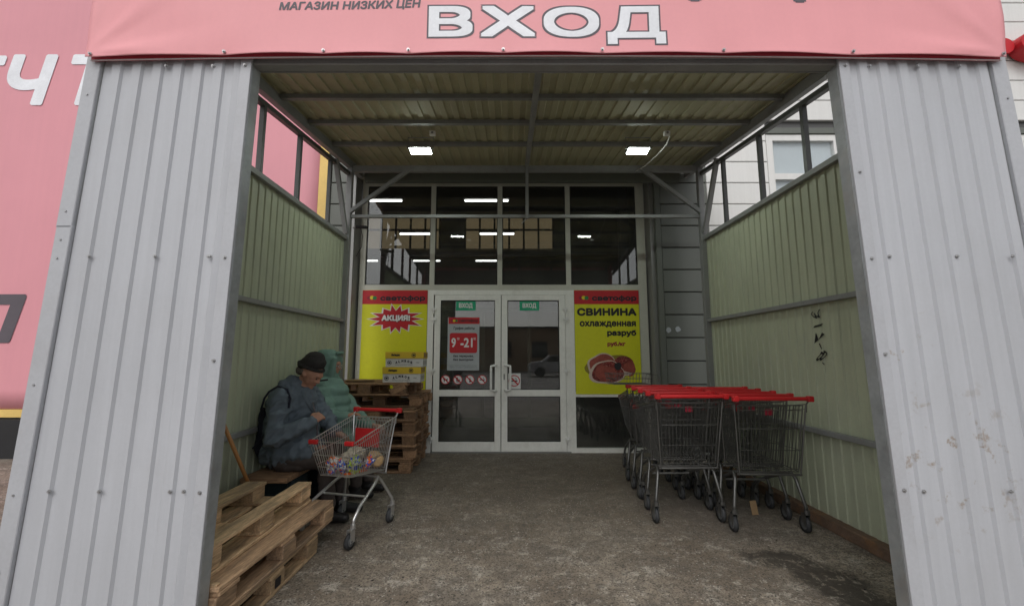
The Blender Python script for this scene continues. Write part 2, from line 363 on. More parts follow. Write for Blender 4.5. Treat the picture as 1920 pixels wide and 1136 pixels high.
# ------------------------------------------------------------------ shop building
YW, YG = 5.9, 6.16
bld = empty('shop_building', (0, 6, 0), label='warehouse shop clad in horizontal panels with glazed double doors behind the canopy', cat='building')
bld.location = (0, 0, 0)
bmesh_cache = {}
def board(x0, x1, z0, z1, m):
    k = (round(x1-x0, 3), round(z1-z0, 3), m); 
    if k not in bmesh_cache:
        o = MB().box(-(x1-x0)/2, (x1-x0)/2, 0, .05, -(z1-z0)/2, (z1-z0)/2, .006).build('siding_panel', m, bld)
        bmesh_cache[k] = o.data
    else: o = link('siding_panel', bmesh_cache[k], bld)
    o.location = ((x0+x1)/2, YW, (z0+z1)/2); return o
zs = [.02]+[1.583+.3185*k for k in range(-4, 24)]
GX0, GX1 = -2.2, 2.06
W1, W2 = (3.75, 4.82), (7.42, 8.6)
for a, b in zip(zs[:-1], zs[1:]):
    a2, b2 = a+.006, b-.006
    def run(x0, x1, m):
        segs = [(x0, x1)]
        if b2 > 2.86 and a2 < 4.64:
            for w in (W1, W2):
                ns = []
                for s0, s1 in segs:
                    if w[0] < s1 and w[1] > s0: ns += [(s0, w[0]), (w[1], s1)]
                    else: ns.append((s0, s1))
                segs = ns
        for s0, s1 in segs:
            if s1-s0 > .02: board(s0, s1, a2, b2, m)
    run(2.16, 2.84, 'trim_shade_grey'); run(2.846, 12, 'side_white'); run(-2.8, -2.26, 'trim_shade_grey'); run(-12, -2.806, 'trim_shade_grey')  # one cladding throughout; the canopy's shade is painted in by the greyer boards
    if a > 3.95: board(-2.254, 2.154, a2, b2, 'trim_shade_grey')
def wall_back(x0, x1, z0, z1): B('wall', 'roofdark', x0, x1, YW+.052, YW+.25, z0, z1, bld)
wall_back(-12, -2.3, 0, 8.9); wall_back(2.26, 3.75, 0, 8.9); wall_back(3.75, 12, 0, 2.9); wall_back(3.75, 12, 4.64, 8.9)
wall_back(4.82, 7.42, 2.9, 4.64); wall_back(8.6, 12, 2.9, 4.64); wall_back(-2.3, 2.26, 4.0, 8.9)
# reveals and trims
B('reveal', 'metal_dark', -2.27, -2.21, 5.90, 6.24, 0, 3.93, bld); B('reveal', 'metal_dark', 2.02, 2.08, 5.95, 6.24, 0, 3.93, bld)
B('corner_trim', 'trim_shade_grey', 2.075, 2.15, 5.875, 5.945, 0, 3.95, bld, .004)
B('lintel', 'pvc2', -2.27, 2.08, 5.98, 6.24, 3.95, 4.02, bld, .004)
B('lintel', 'trim_shade_grey', -2.27, 2.08, 5.9, 5.975, 3.93, 4.02, bld, .004)
# upper windows right of the canopy
for (a, b) in (W1, W2):
    w = B('window_frame', 'trim_shade_grey', a, b, YW-.03, YW+.05, 4.55, 4.64, bld, .004)
    m = MB()
    m.box(a, a+.09, YW-.01, YW+.07, 2.9, 4.54); m.box(b-.09, b, YW-.01, YW+.07, 2.9, 4.54); m.box(a+.09, b-.09, YW-.01, YW+.07, 4.45, 4.54)
    m.box(a+.09, b-.09, YW-.01, YW+.07, 3.86, 3.95); m.box(a+.09, b-.09, YW-.01, YW+.07, 2.9, 2.99)
    m.build('sash', 'side_white', w)
    B('pane', 'glass2', a+.09, b-.09, YW+.02, YW+.03, 3.95, 4.45, w); B('pane', 'glass2', a+.09, b-.09, YW+.02, YW+.03, 2.99, 3.86, w)
    B('blind', 'blind', a+.09, b-.09, YW+.055, YW+.06, 2.99, 4.45, w)
# glazed entrance
fr = MB(); y0, y1 = YG-.03, YG+.05
for a, b in ((-2.19, -2.11), (1.88, 2.0)): fr.box(a, b, y0, y1, 0, 3.95)
for a, b in ((-1.165, -1.095), (-.175, -.105), (.83, .9)): fr.box(a, b, y0, y1, 2.36, 3.86)
fr.box(-2.11, 1.88, y0, y1, 3.86, 3.95)
fr.box(-2.11, 1.88, y0, y1, 2.28, 2.36); 
fr.build('window_frame', 'pvc2', bld)
fr = MB(); 
fr.box(-1.18, -1.095, y0-.005, y1, 0, 2.28); fr.box(.86, .935, y0-.005, y1, 0, 2.28)
fr.box(.935, 1.88, y0, y1, .76, .83); fr.box(.935, 1.88, y0, y1, 0, .06); fr.box(-2.11, -1.18, y0, y1, .76, .83); fr.box(-2.11, -1.18, y0, y1, 0, .06)
fr.box(-1.095, .86, y0-.005, y1, 2.215, 2.28)
fr.build('door_frame', 'pvc', bld)
for a, b in ((-2.11, -1.165), (-1.095, -.175), (-.105, .83), (.9, 1.88)):
    g_ = B('window_pane', 'glass', a+.012, b-.012, YG, YG+.008, 2.372, 3.848, bld)
    q = MB()
    q.box(a, a+.012, YG-.005, YG+.02, 2.36, 3.86); q.box(b-.012, b, YG-.005, YG+.02, 2.36, 3.86)
    q.box(a+.012, b-.012, YG-.005, YG+.02, 2.36, 2.372); q.box(a+.012, b-.012, YG-.005, YG+.02, 3.848, 3.86); q.build('gasket', 'gasket', g_)
for a, b in ((-2.11, -1.18), (.935, 1.88)):
    B('window_pane', 'glass', a, b, YG, YG+.008, .06, .76, bld); B('window_pane', 'glass', a, b, YG, YG+.008, .83, 2.28, bld)
def door(x0, x1, side):
    d = MB(); ya, yb = YG-.05, YG+.02; s = .085
    d.box(x0, x0+s, ya, yb, .02, 2.21, .003); d.box(x1-s, x1, ya, yb, .02, 2.21, .003)
    d.box(x0+s, x1-s, ya+.001, yb, 2.13, 2.21, .003); d.box(x0+s, x1-s, ya+.001, yb, .77, .86, .003); d.box(x0+s, x1-s, ya+.001, yb, .02, .15, .003)
    o = d.build('door', 'pvc', bld)
    for z0, z1 in ((.15, .77), (.86, 2.13)):
        B('pane', 'glass', x0+s+.01, x1-s-.01, YG-.02, YG-.012, z0+.01, z1-.01, o)
        q = MB(); a, b = x0+s, x1-s
        q.box(a, a+.01, YG-.03, YG, z0, z1); q.box(b-.01, b, YG-.03, YG, z0, z1); q.box(a+.01, b-.01, YG-.03, YG, z0, z0+.01); q.box(a+.01, b-.01, YG-.03, YG, z1-.01, z1)
        q.build('gasket', 'gasket', o)
    hx = x1-.135 if side < 0 else x0+.125
    dx = .085 if side < 0 else -.085
    yh = YG-.11
    MB().tube([(hx+dx*.9, ya, 1.2), (hx+dx*.5, yh+.01, 1.2), (hx, yh, 1.19), (hx, yh, 1.15), (hx, yh, .90), (hx, yh, .86), (hx+dx*.5, yh+.01, .85), (hx+dx*.9, ya, .85)], .017, 8).build('handle', 'pvcwhite', o, True)
    if side > 0: B('lock', 'steel', x0+.03, x0+.05, ya-.004, ya, 1.0, 1.08, o)
    hxx = x0-.01 if side < 0 else x1+.01
    for z in (2.0, 1.86, 1.13, .2):
        m = MB(); m.box(hxx-.035, hxx+.035, ya-.02, ya-.002, z-.02, z+.02, .004); m.cyl((hxx, ya-.022, z-.02), (0, 0, 1), .009, .09, 8)
        m.build('hinge', 'pvcwhite', o)
    return o
door(-1.075, -.122, -1); door(-.112, .80, 1)
B('door_frame', 'pvc', .805, .86, YG-.03, YG+.05, .0, 2.215, bld)
B('threshold', 'metal_dark', -1.095, .86, YG-.06, YG+.05, 0, .018, bld)
# vestibule behind the doors: inner door frame
v = MB(); yv = 8.3
for x in (-1.6, -.55, .35, 1.35): v.box(x, x+.07, yv, yv+.06, 0, 2.2)
v.box(-1.6, 1.42, yv, yv+.06, 2.2, 2.28); v.box(-1.6, 1.42, yv+.002, yv+.058, .0, .18); v.build('inner_door_frame', 'trim_shade_grey', bld)
# hall shell
tag(B('hall_ceiling', 'room', -12, 12, 6.3, 22.2, 8.9, 9.05), kind='structure')
B('hall_wall', 'room', -12, 12, 22.2, 22.3, 0, 9, bld); B('hall_wall', 'room', -12.1, -12, 6.2, 22.3, 0, 9, bld); B('hall_wall', 'room', 12, 12.1, 6.2, 22.3, 0, 9, bld)
for i, x in enumerate((-5.2, 3.2, 6.0)): B('column', 'roofdark', x, x+.25, 12, 12.25, 0, 8.9, bld)
for z in (4.6, 6.3): 
    m = MB()
    for yy in (10., 15.): m.bar((-11.9, yy, z+.3), (11.9, yy, z+.3), .07)
    m.build('hall_beam', 'roofdark', bld)
for (x0, n) in ((-7.6, 5), (-2.35, 6)):
    w = MB()
    for k in range(n+1): w.box(x0+k*.78-.05, x0+k*.78+.05, 22.05, 22.19, 7.0, 8.7)
    w.box(x0, x0+n*.78, 22.06, 22.18, 7.95, 8.05)
    wf = w.build('far_window', 'roofdark', bld)
    for k in range(n): B('pane', 'amber', x0+k*.78+.05, x0+(k+1)*.78-.05, 22.12, 22.16, 7.0, 8.7, wf)
tubes = [(-4.0, 10.9), (-1.18, 10.9), (-3.69, 14.0), (-.99, 14.0), (-6.85, 18.1), (-4.15, 18.1), (-1.45, 18.1)]
tl = ['long lit tube highest at left behind the upper windows', 'long lit tube highest behind the middle upper panes', 'lit tube in the second row, left pane', 'lit tube in the second row, across the middle mullion',
      'small far tube low in the leftmost pane', 'small far tube low beside the first mullion', 'small far tube low left of the middle mullion']
for (x, y), lb in zip(tubes, tl):
    o = MB().box(x, x+1.15, y-.025, y+.025, 5.4, 5.438).build('tube_light', 'tube'); tag(o, lb, 'ceiling light', 'fluorescent tubes inside the hall')
    B('housing', 'room', x-.03, x+1.18, y-.07, y+.07, 5.452, 5.5, o)

# ------------------------------------------------------------------ canopy
YF, YB, XL, XR = 2.0, 5.37, -2.12, 2.53
IL, IR = -1.30, 1.68
can = empty('entrance_canopy', (0, 0, 0), label='grey corrugated metal entrance canopy on a steel frame in front of the doors', cat='canopy')
def profile(u0, u1, p, d, ridge=.5, fl=.07):
    pts = []; u = u0
    while u < u1-1e-4:
        for a, dd in ((0, 0), (.5-fl, 0), (.5, 1), (1-fl, 1), (1.0-1e-4, 0)):
            x = u+a*p
            if x <= u1: pts.append((x, dd*d))
        u += p
    pts.append((u1, 0)); return pts
def sheet(name, pr, v0, v1, fn, parent, outer='sheet_out', inner='sheet_in', nv=1, th=.004, v1f=None):
    m = MB(); n = len(pr)
    for side, off in ((0, 0), (1, th)):
        m.m = side
        vs = []
        for j in range(nv+1):
            for (u, d) in pr:
                vv1 = v1f(u) if v1f else v1
                vs.append(fn(u, v0+(vv1-v0)*j/nv, d, off))
        fs = [(j*n+i, j*n+i+1, (j+1)*n+i+1, (j+1)*n+i) for j in range(nv) for i in range(n-1)]
        m.add(vs, fs)
    m.open = True
    return m.build(name, [outer, inner], parent)
# front sheets: ribs stand proud towards -y
def wob(x, z): return .0022*noise.noise(Vector((x*1.7, z*1.1, 3)))
for (x0, x1) in ((XL-.03+.055, IL-.055), (IR+.055, XR+.03-.055)):
    pr = profile(x0, x1, .1085, .0115, fl=.09)
    sheet('front_sheet', pr, 0.01, 2.86, lambda u, v, d, o: (u, YF-.004-d+o+wob(u, v), v), can, nv=14)
# flat edge strips and corner trims
for a, b in ((IL-.055, IL+.002), (IR-.002, IR+.055)):
    B('edge_trim', 'trim', a, b, YF-.017, YF-.003, 0.005, 2.845, can, .002)
for a, b, z0, z1 in ((XL-.055, XL+.022, 0, 1.95), (XL-.058, XL+.02, 1.94, 2.86), (XR-.022, XR+.055, 0, 1.95), (XR-.02, XR+.058, 1.94, 2.86)):
    B('corner_trim', 'trim', a, b, YF-.022, YF+.05, z0, z1, can, .003)
# galvanised posts
for x in (IL-.06, IR): 
    B('post', 'galv', x, x+.06, YF+.0, YF+.07, 0, 2.84, can, .003)
for x in (XL+.002, XR-.062): B('post', 'steel', x, x+.06, YF+.05, YF+.11, 0, 2.82, can, .003)
for x in (XL-.01, XR-.06): B('post', 'steel', x, x+.07, YB-.03, YB+.04, 0, 3.80, can, .003)
# front header and frame behind the sheets
B('header_beam', 'steel', XL+.03, XR-.09, YF+.002, YF+.062, 2.80, 2.86, can, .004)
B('header_lip', 'galv', IL, IR, YF-.012, YF+.0, 2.825, 2.85, can, .002)
for z in (.73, 1.77):
    for a, b in ((XL+.06, IL-.062), (IR+.062, XR-.064)): B('rail', 'steel', a, b, YF+.015, YF+.055, z-.02, z+.02, can)
# side walls
def side(sgn):
    X = XL if sgn < 0 else XR
    pr = profile(YF+.06, YB+.03, .101, .010)
    sheet('side_sheet', pr, .06, 2.83, lambda u, v, d, o: (X+sgn*(.004+d-o)+.5*wob(u, v), u, v), can, nv=8, th=.004)
    xi0, xi1 = (X+.0, X+.045) if sgn < 0 else (X-.045, X)
    B('rail', 'steel', *((X+.004, X+.044) if sgn < 0 else (X-.044, X-.004)), YF+.12, YB-.03, 1.755, 1.795, can, .002)
    B('rail', 'steel', *((X+.004, X+.044) if sgn < 0 else (X-.044, X-.004)), YF+.12, YB-.03, .71, .75, can, .002)
    B('sill_rail', 'steel', *((X-.02, X+.04) if sgn < 0 else (X-.04, X+.02)), YF+.12, YB-.03, 2.81, 2.86, can, .003)
    B('base_beam', 'rustbeam', *((X-.01, X+.07) if sgn < 0 else (X-.07, X+.01)), YF+.12, YB-.04, .0, .085, can, .006)
    xc = X+.01*(-sgn)
    rz = lambda y: 3.335+.12*(y-2)
    def slanted(name, ya, yb, dz, w, h, mt='steel'):
        q = MB(); hw = w/2
        for yy in (ya, yb): pass
        vs = [(xc+sx*hw, yy, rz(yy)+dz+sz*h/2) for yy in (ya, yb) for sx in (-1, 1) for sz in (-1, 1)]
        q.add(vs, [(0, 1, 3, 2), (4, 6, 7, 5), (0, 4, 5, 1), (2, 3, 7, 6), (0, 2, 6, 4), (1, 5, 7, 3)])
        return q.build(name, mt, can)
    slanted('top_rail', YF+.05, YB-.03, -.03, .05, .045, 'steel_shade')
    slanted('eaves_beam', YF+.05, YB+.45, .105, .06, .10)
    for y in (3.43, 4.07, 4.79, 2.72):
        q = MB(); q.box(xc-.02, xc+.02, y-.02, y+.02, 2.86, rz(y)-.052); q.build('mullion', 'steel_shade', can)
    MB().bar((xc-.012*sgn, YB-.05, 2.9), (xc-.012*sgn, 4.9, 3.70), .05).build('brace', 'steel', can)
side(-1); side(1)
# roof
rz = lambda y: 3.36+.12*(y-2)
prf = profile(XL-.15, XR+.15, .122, .014)
sheet('roof_sheet', prf, 1.93, 5.88, lambda u, v, d, o: (u, v, rz(v)+.14+d+o), can, outer='roof_in', inner='sheet_out', nv=6)
for y in (2.45, 3.05, 3.63, 4.17, 4.76):
    MB().bar((XL+.03, y, rz(y)+.115), (XR-.03, y, rz(y)+.115), .042).build('purlin', 'steel', can)
B('back_beam', 'steel', XL+.065, XR-.065, YB-.02, YB+.04, 3.74, 3.82, can, .003)
B('back_flashing', 'trim_shade_grey', XL+.05, XR-.1, 5.82, 5.895, 3.80, 3.93, can, .003)
q = MB(); x = .205
q.add([(x+sx, yy, rz(yy)+zz) for yy in (2.07, 5.35) for sx in (0, .05) for zz in (.03, .09)], [(0, 1, 3, 2), (4, 6, 7, 5), (0, 4, 5, 1), (2, 3, 7, 6), (0, 2, 6, 4), (1, 5, 7, 3)])
q.build('ridge_beam', 'steel', can)
MB().bar((.23, 2.1, 2.85), (.23, 2.85, 3.47), .05).build('brace', 'steel', can)
B('tie_bar', 'steel', XL+.06, XR-.06, YB-.01, YB+.03, 3.115, 3.155, can, .002)
B('hanger', 'steel', .21, .25, YB-.055, YB-.012, 3.09, 3.80, can, .002)
MB().tube([(.23, YB-.035, 3.1), (.16, YB-.03, 3.03)], .008, 6).build('hanger_end', 'steel', can)
MB().bar((XL+.05, YB-.03, 3.18), (-1.28, YB-.03, 3.78), .045).build('brace', 'steel', can)
MB().bar((XR-.05, YB-.03, 3.18), (1.72, YB-.03, 3.78), .045).build('brace', 'steel', can)
# screws
scr = MB(); scr.cyl((0, 0, 0), (0, 1, 0), .0085, .003, 10); scr.cyl((0, -.004, 0), (0, 1, 0), .005, .007, 6); s0 = scr.build('screw', 'screw', can)
pos = []
for z in (2.78, 1.795, 1.31, .73): pos += [(IL-.03, z)]
pos += [(IR+.03, z) for z in (2.78, 2.22, 1.79, 1.34, .74)]
pos += [(XL-.02, z) for z in (2.62, 2.02, 1.88, 1.79, 1.2, .72, .4)]+[(XR+.025, z) for z in (2.6, 1.79, 1.1, .72)]
for z in (1.8, .735):
    pos += [(-1.99, z), (-1.67 if z > 1 else -1.77, z), (-1.40, z), (-1.46 if z < 1 else -1.41, z-.001)]
    pos += [(1.80, z), (2.14 if z > 1 else 2.2, z), (2.42, z)]
pos += [(IR+.16, 2.775), (IR+.42, 2.775), (XR-.2, 2.775), (-1.5, 2.775), (-1.75, 2.775)]
for i, (x, z) in enumerate(pos):
    o = s0 if i == 0 else link('screw', s0.data, can); o.location = (x, YF-.019, z)
# the front frames lean a little out of plumb
def lean(x, z):
    k = min(1, max(0, 1-z/2.85))
    def lerp(a, b, t): return a+(b-a)*t
    if x < 0: t = min(1, max(0, (x-(XL-.055))/(IL-XL+.055))); return lerp(lerp(.055, -.09, k), lerp(.0, -.058, k), t)
    t = min(1, max(0, (x-IR)/(XR+.055-IR))); return lerp(lerp(-.02, .066, k), lerp(-.093, .045, k), t)
seen = set()
for o in can.children:
    nm = o.name.split('.')[0]
    if nm == 'screw': o.location.x += lean(o.location.x, o.location.z)
    elif nm in ('front_sheet', 'edge_trim', 'corner_trim', 'post'):
        if nm == 'post' and max(v.co.y for v in o.data.vertices) > 4: continue
        if nm == 'post' and max(v.co.y for v in o.data.vertices) > YF+.10: continue
        for v in o.data.vertices: v.co.x += lean(v.co.x, v.co.z)
B('reflection_blocker', 'steel', XL+.07, XR-.12, YF+.064, YF+.07, 2.80, 3.40, can)  # unseen sheet added behind the banner so its reflection in the glass stays dark
# marker scribble on the right wall, sticker residue
X = XR-.0185
vs, fs = text_geo('317-8.', .1); lo = vs.min(0); hi = vs.max(0)
me = bpy.data.meshes.new('marker_scribble')
me.from_pydata([(XR-.0045, 3.44+.085*(v[1]-lo[1])/(hi[1]-lo[1])+.03*math.sin(9*(v[0]-lo[0])), 1.71-.45*(v[0]-lo[0])/(hi[0]-lo[0])) for v in vs], [], fs); me.materials.append(M['black'])
link('marker_scribble', me, can)
for x, z in ((2.2, 1.69), (2.33, 1.70)):
    m = MB(); n = 11; m.prism([(x+(.03+.014*random.random())*math.cos(2*math.pi*k/n), z+(.03+.014*random.random())*math.sin(2*math.pi*k/n)) for k in range(n)], YW-.003, YW+.001)
    m.build('sticker_residue', 'greypr', bld)

# ------------------------------------------------------------------ floodlights under the roof
def flood(px, label, cable):
    y = 4.45; z = 3.58
    t = empty('floodlight', (px, y, z), label=label, cat='lamp', group='floodlights under the canopy roof')
    MB().box(-.125, .125, -.05, .09, 0, .035, .008).build('housing', 'steel', t)
    q = MB().box(-.11, .11, -.035, .075, -.006, -.001); q.build('lit_panel', 'led', t)
    m = MB(); m.tube([(-.14, 0, .01), (-.14, 0, .15), (.14, 0, .15), (.14, 0, .01)], .006, 4); m.build('bracket', 'steel', t)
    t.rotation_euler = (R(-6), 0, 0)
    jx = .19 if px < 0 else .2
    j = B('junction_box', 'pvcwhite', px+jx-.03, px+jx+.03, y-.33, y-.29, z+.0, z+.04); tag(j, 'small white junction box beside the '+('left' if px < 0 else 'right')+' floodlight', 'junction box')
    MB().cyl((px+jx, y-.332, z+.02), (0, 1, 0), .012, .006, 10).build('cap', 'steel', j)
    return t
flood(-.98, 'left of two lit white floodlights under the canopy roof', False); flood(1.42, 'right of two lit white floodlights, next to a sagging cable', True)
c = MB(); P0, P1 = Vector((1.63, 4.15, 3.68)), Vector((1.66, 5.6, 3.72))
c.tube([(1.62, 4.16, 3.60), (1.67, 4.2, 3.60), (1.69, 4.35, 3.585), (1.685, 4.6, 3.60), (1.67, 5.0, 3.65), (1.65, 5.33, 3.73)], .0065, 6)
tag(c.build('cable', 'pvcwhite', None, True), 'pale cable hanging from the right floodlight to the rear beam', 'cable')
cm = empty('security_camera', (-1.98, 5.52, 3.02), label='small dark security camera with drooping wire in the upper left rear corner', cat='camera')
MB().tube([(-.06, 0, .02), (.09, -.04, .0)], .022, 8).build('camera_body', 'black', cm); MB().tube([(-.12, .05, .02), (-.05, 0, .03)], .012, 6).build('bracket', 'steel', cm)
MB().tube([(.0, 0, 0), (.02, .02, -.1), (.01, .03, -.25), (-.06, .03, -.38)], .005, 5).build('wire', 'black', cm)

# ------------------------------------------------------------------ fabric banner on the front
scr_x = [XL+.05, -1.41, -.92, -.5, -.03, .46, 1.06, 1.70, XR-.09]
def bz(x):     # bottom edge height
    sag = .026*((x-.2)/2.35)**2
    for a, b in zip(scr_x[:-1], scr_x[1:]):
        if a <= x <= b: return 2.820-sag+.004*math.sin(math.pi*(x-a)/(b-a))
    return 2.822-sag
def by(x, z):
    e = max(0, 1-(z-2.82)/.14)
    y = -.004*math.sin(x*5.1+z*7)*.8 - .006*noise.noise(Vector((x*2.2, z*3, 0)))
    for a, b in zip(scr_x[:-1], scr_x[1:]):
        if a <= x <= b: y -= e*e*.007*math.sin(math.pi*(x-a)/(b-a))
    for sx in (XL+.03, XR-.07):      # diagonal drag folds in the corners
        d = abs(x-sx); 
        if d < .9:
            t = math.atan2(z-2.82, d+.01); rr = math.hypot(d, z-2.82)
            y -= .012*max(0, math.sin(t*9+.8))*min(1, rr*5)*max(0, 1-rr/.9)
    return YF-.052+y
ban = empty('fabric_banner', (0, 0, 0), label='faded pink cloth banner reading ВХОД stretched across the canopy front', cat='banner')
m = MB(); nx, nz_ = 240, 44; vs = []
xa, xb = XL+.022, XR-.068
for j in range(nz_+1):
    for i in range(nx+1):
        x = xa+(xb-xa)*i/nx; b0 = bz(x); z = b0+(4.3-b0)*(j/nz_)**1.4
        yy = by(x, z)
        yy += 0
        vs.append((x, yy, z))
m.add(vs, [(j*(nx+1)+i, j*(nx+1)+i+1, (j+1)*(nx+1)+i+1, (j+1)*(nx+1)+i) for j in range(nz_) for i in range(nx)])
m.open = True
o = m.build('cloth', 'pink', ban, True); md = o.modifiers.new('s', 'SOLIDIFY'); md.thickness = .0015; md.offset = 1
m = MB(); hx = list(np.linspace(xa+.01, xb-.01, 40))
m.add([(x_, yy, 2.8155+dz-.026*((x_-.2)/2.35)**2) for x_ in hx for yy, dz in ((YF-.036, 0), (YF-.036, .03), (YF-.031, .03), (YF-.031, 0))], [(4*i+k, 4*i+4+k, 4*i+4+(k+1) % 4, 4*i+(k+1) % 4) for i in range(39) for k in range(4)])
m.build('hem_strip', 'redhem', ban)
m = MB(); m.tube([(x_, YF-.038, 2.816-.026*((x_-.2)/2.35)**2) for x_ in hx], .0035, 5); m.build('hem_edge', 'hem', ban)
for side_ in ((XL+.020, XL+.024), (XR-.071, XR-.067)): B('cloth_return', 'pink', side_[0], side_[1], YF-.05, YF+.25, 2.84, 4.3, ban)
B('top_frame', 'steel', XL+.06, XR-.12, YF+.0, YF+.06, 4.2, 4.26, ban)
for x in (XL+.07, -.5, 1., XR-.18): B('strut', 'steel', x, x+.05, YF+.0, YF+.05, 2.861, 4.2, ban)
for x in scr_x:
    o = link('screw', s0.data, ban); o.location = (x, YF-.062, 2.834-.026*((x-.2)/2.35)**2)
fyb = lambda off: (lambda x, z: by(x, z)-off)
# letters, outline under white
xs = [(-.412, -.175), (-.152, .138), (.163, .458), (.482, .788)]
zt, zb = 3.086, 2.898
for ch, (a, b) in zip('ВХОД', xs):
    lo = 2.898 if ch != 'Д' else 2.860
    text('letter', ch, a, b, lo, zt-.004, 0, 'ink', ban, bold=.0155, fy=fyb(.0022), square=True)
    text('letter', ch, a+.0085, b-.0085, lo+.0085, zt-.0125, 0, 'wht', ban, bold=.0075, fy=fyb(.0032), square=True)
text('lettering', 'МАГАЗИН НИЗКИХ ЦЕН', -1.158, -.445, 3.043, 3.098, 0, 'ink', ban, bold=.0026, shear=.12, tilt=.022, fy=fyb(.0025))
text('lettering', 'светофор', -.62, 1.70, 3.098, 3.52, 0, 'ink', ban, bold=.012, fy=fyb(.0025))

# ------------------------------------------------------------------ wall banner on the left, red letters on the right
wb = empty('wall_banner', (0, 0, 0), label='large pink wall banner with white and dark letters left of the canopy', cat='banner')
m = MB(); nx, nz_ = 40, 30
vs = [(-11+(8.27)*i/nx, YW-.05-.006*noise.noise(Vector((i*.4, j*.3, 1))), .63+7.5*j/nz_) for j in range(nz_+1) for i in range(nx+1)]
m.add(vs, [(j*(nx+1)+i, j*(nx+1)+i+1, (j+1)*(nx+1)+i+1, (j+1)*(nx+1)+i) for j in range(nz_) for i in range(nx)]); m.open = True
o = m.build('cloth', 'pinkwall', wb, True); md = o.modifiers.new('s', 'SOLIDIFY'); md.thickness = .002; md.offset = 1
B('border', 'yellowb', -2.725, -2.60, YW-.06, YW-.04, .5, 8.13, wb); B('border', 'yellowb', -11, -2.727, YW-.06, YW-.04, .52, .625, wb)
for s, a, b, z0, z1, mt in (('т', -8.15, -7.46, 4.97, 5.76, 'wht'), ('ч', -7.42, -6.70, 4.97, 5.78, 'wht'), ('т', -6.50, -5.85, 4.97, 5.78, 'wht'), ('п', -7.5, -6.67, 1.51, 2.18, 'ink')):
    text('letter', s, a, b, z0, z1, YW-.060, mt, wb, bold=.028, shear=.18, dirs=12)
B('plinth', 'black', -12, -2.35, YW-.12, YW-.002, 0, .5, bld)
def solid_letter(poly_fn, name): pass
for lb, cx, r, k in (('small round red sign letter at the right edge above the canopy', 7.30, .13, 0), ('large red three-dimensional sign letter cut by the right edge', 7.74, .27, 1)):
    t = empty('sign_letter', (cx, YW, 5.86), label=lb, cat='sign letter', group='red sign letters on the right wall')
    n = 28; m = MB(); m.prism([(r*(1 if not k else 1.1)*math.cos(2*math.pi*i/n), r*(.92 if not k else .74)*math.sin(2*math.pi*i/n)) for i in range(n)], -.22 if k else -.14, -.03); m.build('letter_body', 'redpr', t)
    if k:
        m = MB(); m.prism([(r*.45*math.cos(2*math.pi*i/n), r*.4*math.sin(2*math.pi*i/n)) for i in range(n)], -.224, -.2201); m.build('face', 'wht', t)
    B('mount', 'steel', -.02, .02, -.03, 0, -.02, .02, t)

# ------------------------------------------------------------------ posters and door signs
def disc(cx, cz, rx, rz_=None, n=24): return [(cx+rx*math.cos(2*math.pi*i/n), cz+(rz_ or rx)*math.sin(2*math.pi*i/n)) for i in range(n)]
def flat(name, poly, y, m, parent, th=.001): return MB().prism(poly, y-th, y).build(name, m, parent)
PY = YG-.034
def header(t, x0, x1):
    flat('header', [(x0, 2.075), (x1, 2.075), (x1, 2.277), (x0, 2.277)], PY-.0045, 'redpr', t)
    w = x1-x0
    for i, c_ in enumerate(('maroon', 'yelpr', 'grnpr')): flat('logo_dot', disc(x0+w*(.10+.045*i), 2.165+.004*(i % 2), .03, .028), PY-.0065-.0006*i, c_, t)
    text('lettering', 'светофор', x0+w*.27, x1-w*.03, 2.105, 2.205, PY-.0065, 'maroon', t, bold=.009)
    text('lettering', 'светофор', x0+w*.275, x1-w*.035, 2.108, 2.202, PY-.0075, 'blackpr', t, bold=.0045)
pa = empty('promotion_poster', (0, 0, 0), label='yellow poster reading АКЦИЯ! in a red starburst, left of the doors', cat='poster')
x0, x1 = -2.125, -1.185
B('sheet', 'yel', x0, x1, PY-.004, PY, .80, 2.28, pa); header(pa, x0, x1)
cx, cz = -1.635, 1.86; n = 14
def star(k, seed):
    rr = random.Random(seed); P = []
    for i in range(2*n):
        a = math.pi*i/n; r = 1.0 if i % 2 == 0 else .62
        ax = .36 if abs(math.cos(a)) > .75 else .27
        P.append((cx+ax*k*r*math.cos(a)*(1+.08*rr.random()), cz+.185*k*r*math.sin(a)*(1+.15*rr.random())))
    return P
flat('starburst_edge', star(1.12, 3), PY-.0055, 'whitepr', pa); flat('starburst', star(1.0, 3), PY-.0075, 'redpr', pa)
text('lettering', 'АКЦИЯ!', cx-.20, cx+.215, cz-.05, cz+.058, PY-.0085, 'blackpr', pa, bold=.013)
text('lettering', 'АКЦИЯ!', cx-.205, cx+.208, cz-.042, cz+.058, PY-.0095, 'whitepr', pa, bold=.007)
pb = empty('pork_poster', (0, 0, 0), label='yellow poster advertising СВИНИНА with raw pork chops, right of the doors', cat='poster')
x0, x1 = .94, 1.872
B('sheet', 'yel', x0, x1, PY-.004, PY, .80, 2.28, pb); header(pb, x0, x1)
